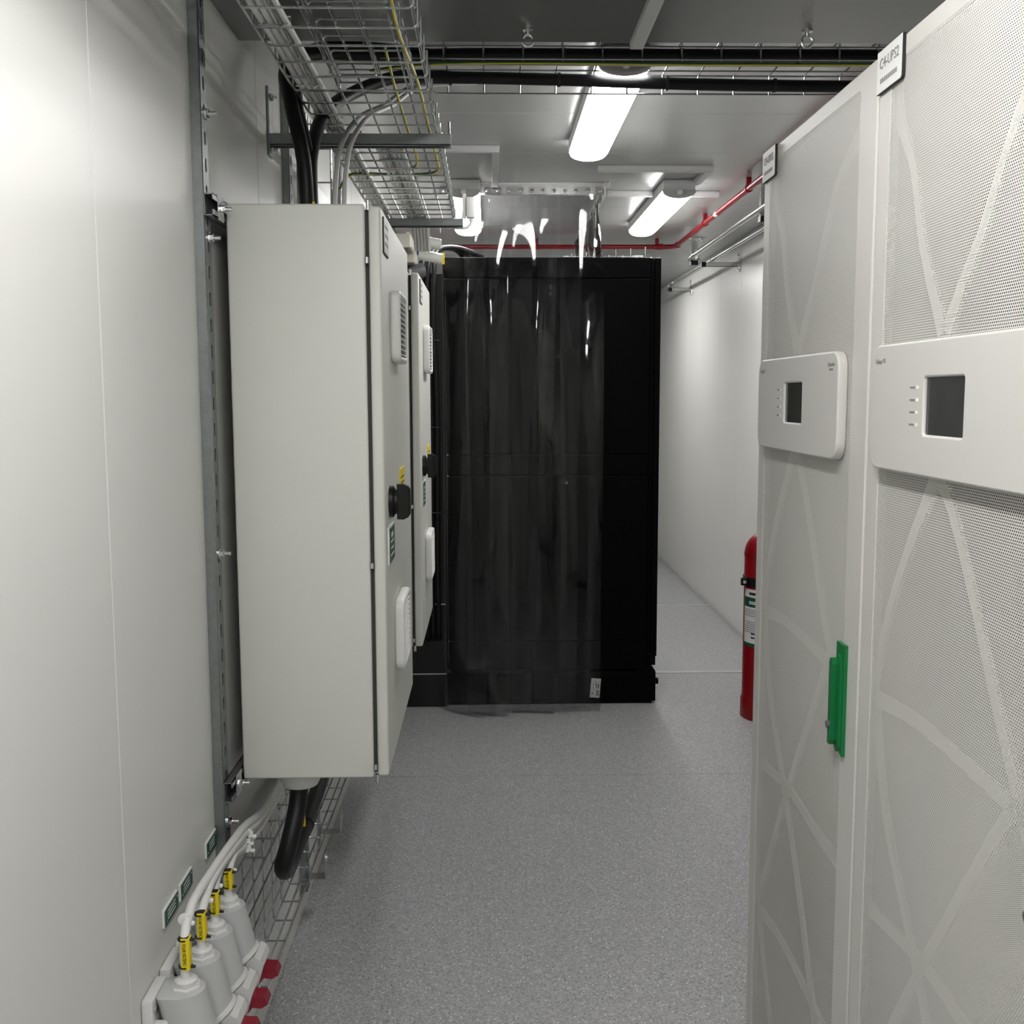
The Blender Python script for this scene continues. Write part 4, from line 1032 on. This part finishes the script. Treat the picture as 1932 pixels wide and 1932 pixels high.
def wall_arm(y, x0, label):
    t = thing('conduit_bracket', label, 'bracket', (XR-0.1, y, 2.27), 'conduit arms on the far right wall')
    mb = MB(); z = 2.318
    mb.box(x0, XR-0.005, y-0.0205, y+0.0205, z-0.002, z).box(x0, XR-0.005, y-0.0205, y-0.018, z-0.024, z).box(x0, XR-0.005, y+0.018, y+0.0205, z-0.024, z)
    mb.build('arm', 'steel', t)
    MB().box(XR-0.005, XR-0.0003, y-0.022, y+0.022, 2.262, 2.382, 0.001, 1).build('base_plate', 'steel', t)
    for zz in (2.275, 2.368): MB().cyl((XR-0.005, y, zz), (XR-0.016, y, zz), 0.008, n=6).build('bolt', 'bolt', t)
    MB().box(x0-0.003, x0+0.026, y-0.0225, y+0.0225, z-0.027, z+0.002, 0.002, 1).build('end_cap', 'black_plastic', t)
    MB().lathe([(0.0127, -0.012), (0.0155, -0.012), (0.0155, 0.012), (0.0127, 0.012)], (1.405, y, 2.338), (0, 1, 0), 12).build('saddle', 'steel', t)
wall_arm(6.72, 1.335, 'steel wall arm under the conduit next to the drop hanger')
wall_arm(8.30, 1.395, 'steel wall arm under the conduit, farther along the wall')

# ================================================================== red cylinder
def cylinder():
    cx, cy, r = 1.305, 4.82, 0.122
    t = thing('fire_cylinder', 'tall red fire suppression cylinder standing behind the UPS cabinet', 'gas cylinder', (cx, cy, 0))
    prof = [(r-0.01, 0.0), (r+0.006, 0.0), (r+0.006, 0.085), (r+0.001, 0.093), (r+0.001, 0.105), (r, 0.108), (r, 0.765)]
    MB().lathe(prof+[(r*0.99, 0.768)], (cx, cy, 0), n=40).build('shell', 'red_paint', t, True)
    MB().lathe([(r+0.002, 0.760), (r+0.002, 0.774)]+[(r*math.cos(a), 0.774+0.105*math.sin(a)) for a in [math.pi/2*k/10 for k in range(0, 10)]]+[(0.0, 0.879)], (cx, cy, 0), n=40).build('dome', 'red_paint', t, True)
    def wrap(z0, z1, a0, a1, rr, nm, m, par):
        n = 14; rs = []
        for k in range(n+1):
            a = math.radians(a0+(a1-a0)*k/n); ca, sa = math.cos(a), math.sin(a)
            rs.append([(cx+rr*ca, cy+rr*sa, z0), (cx+(rr+0.0006)*ca, cy+(rr+0.0006)*sa, z0), (cx+(rr+0.0006)*ca, cy+(rr+0.0006)*sa, z1), (cx+rr*ca, cy+rr*sa, z1)])
        return MB().rings(rs).build(nm, m, par, True)
    lb = wrap(0.345, 0.612, 187, 300, r+0.0003, 'label_sheet', 'sign_white', t)
    wrap(0.530, 0.575, 187, 300, r+0.0009, 'label_band', 'sign_green', lb)
    wrap(0.345, 0.362, 187, 300, r+0.0009, 'label_band', 'sign_green', lb)
    for k in range(5): wrap(0.552-0.008*k if k < 2 else 0, 0.557-0.008*k if k < 2 else 0.001, 205, 295, r+0.0015, 'label_print', 'sign_white', lb) if k < 2 else None
    wrap(0.586, 0.598, 205, 270, r+0.0009, 'label_print', 'ink', lb)
    for k in range(12):
        if k in (4, 5): continue
        wrap(0.516-0.0095*k, 0.519-0.0095*k, 190, 230+(k % 3)*5, r+0.0009, 'label_print', 'ink_grey', lb)
    for k in range(2): wrap(0.385+0.018*k, 0.392+0.018*k, 212, 222, r+0.0009, 'label_print', 'ink', lb)
    cl = MB().lathe([(r+0.0005, 0.625), (r+0.006, 0.625), (r+0.006, 0.665), (r+0.0005, 0.665)], (cx, cy, 0), n=40).build('clamp_band', 'black_plastic', t)
    MB().box(cx-r-0.028, cx-r+0.004, cy-0.05, cy-0.035, 0.628, 0.664, 0.004, 2).build('clamp_lug', 'black_plastic', cl)
    MB().cyl((cx-r-0.014, cy-0.050, 0.646), (cx-r-0.014, cy-0.058, 0.646), 0.008, n=14).build('clamp_bolt', 'bolt', cl)
cylinder()
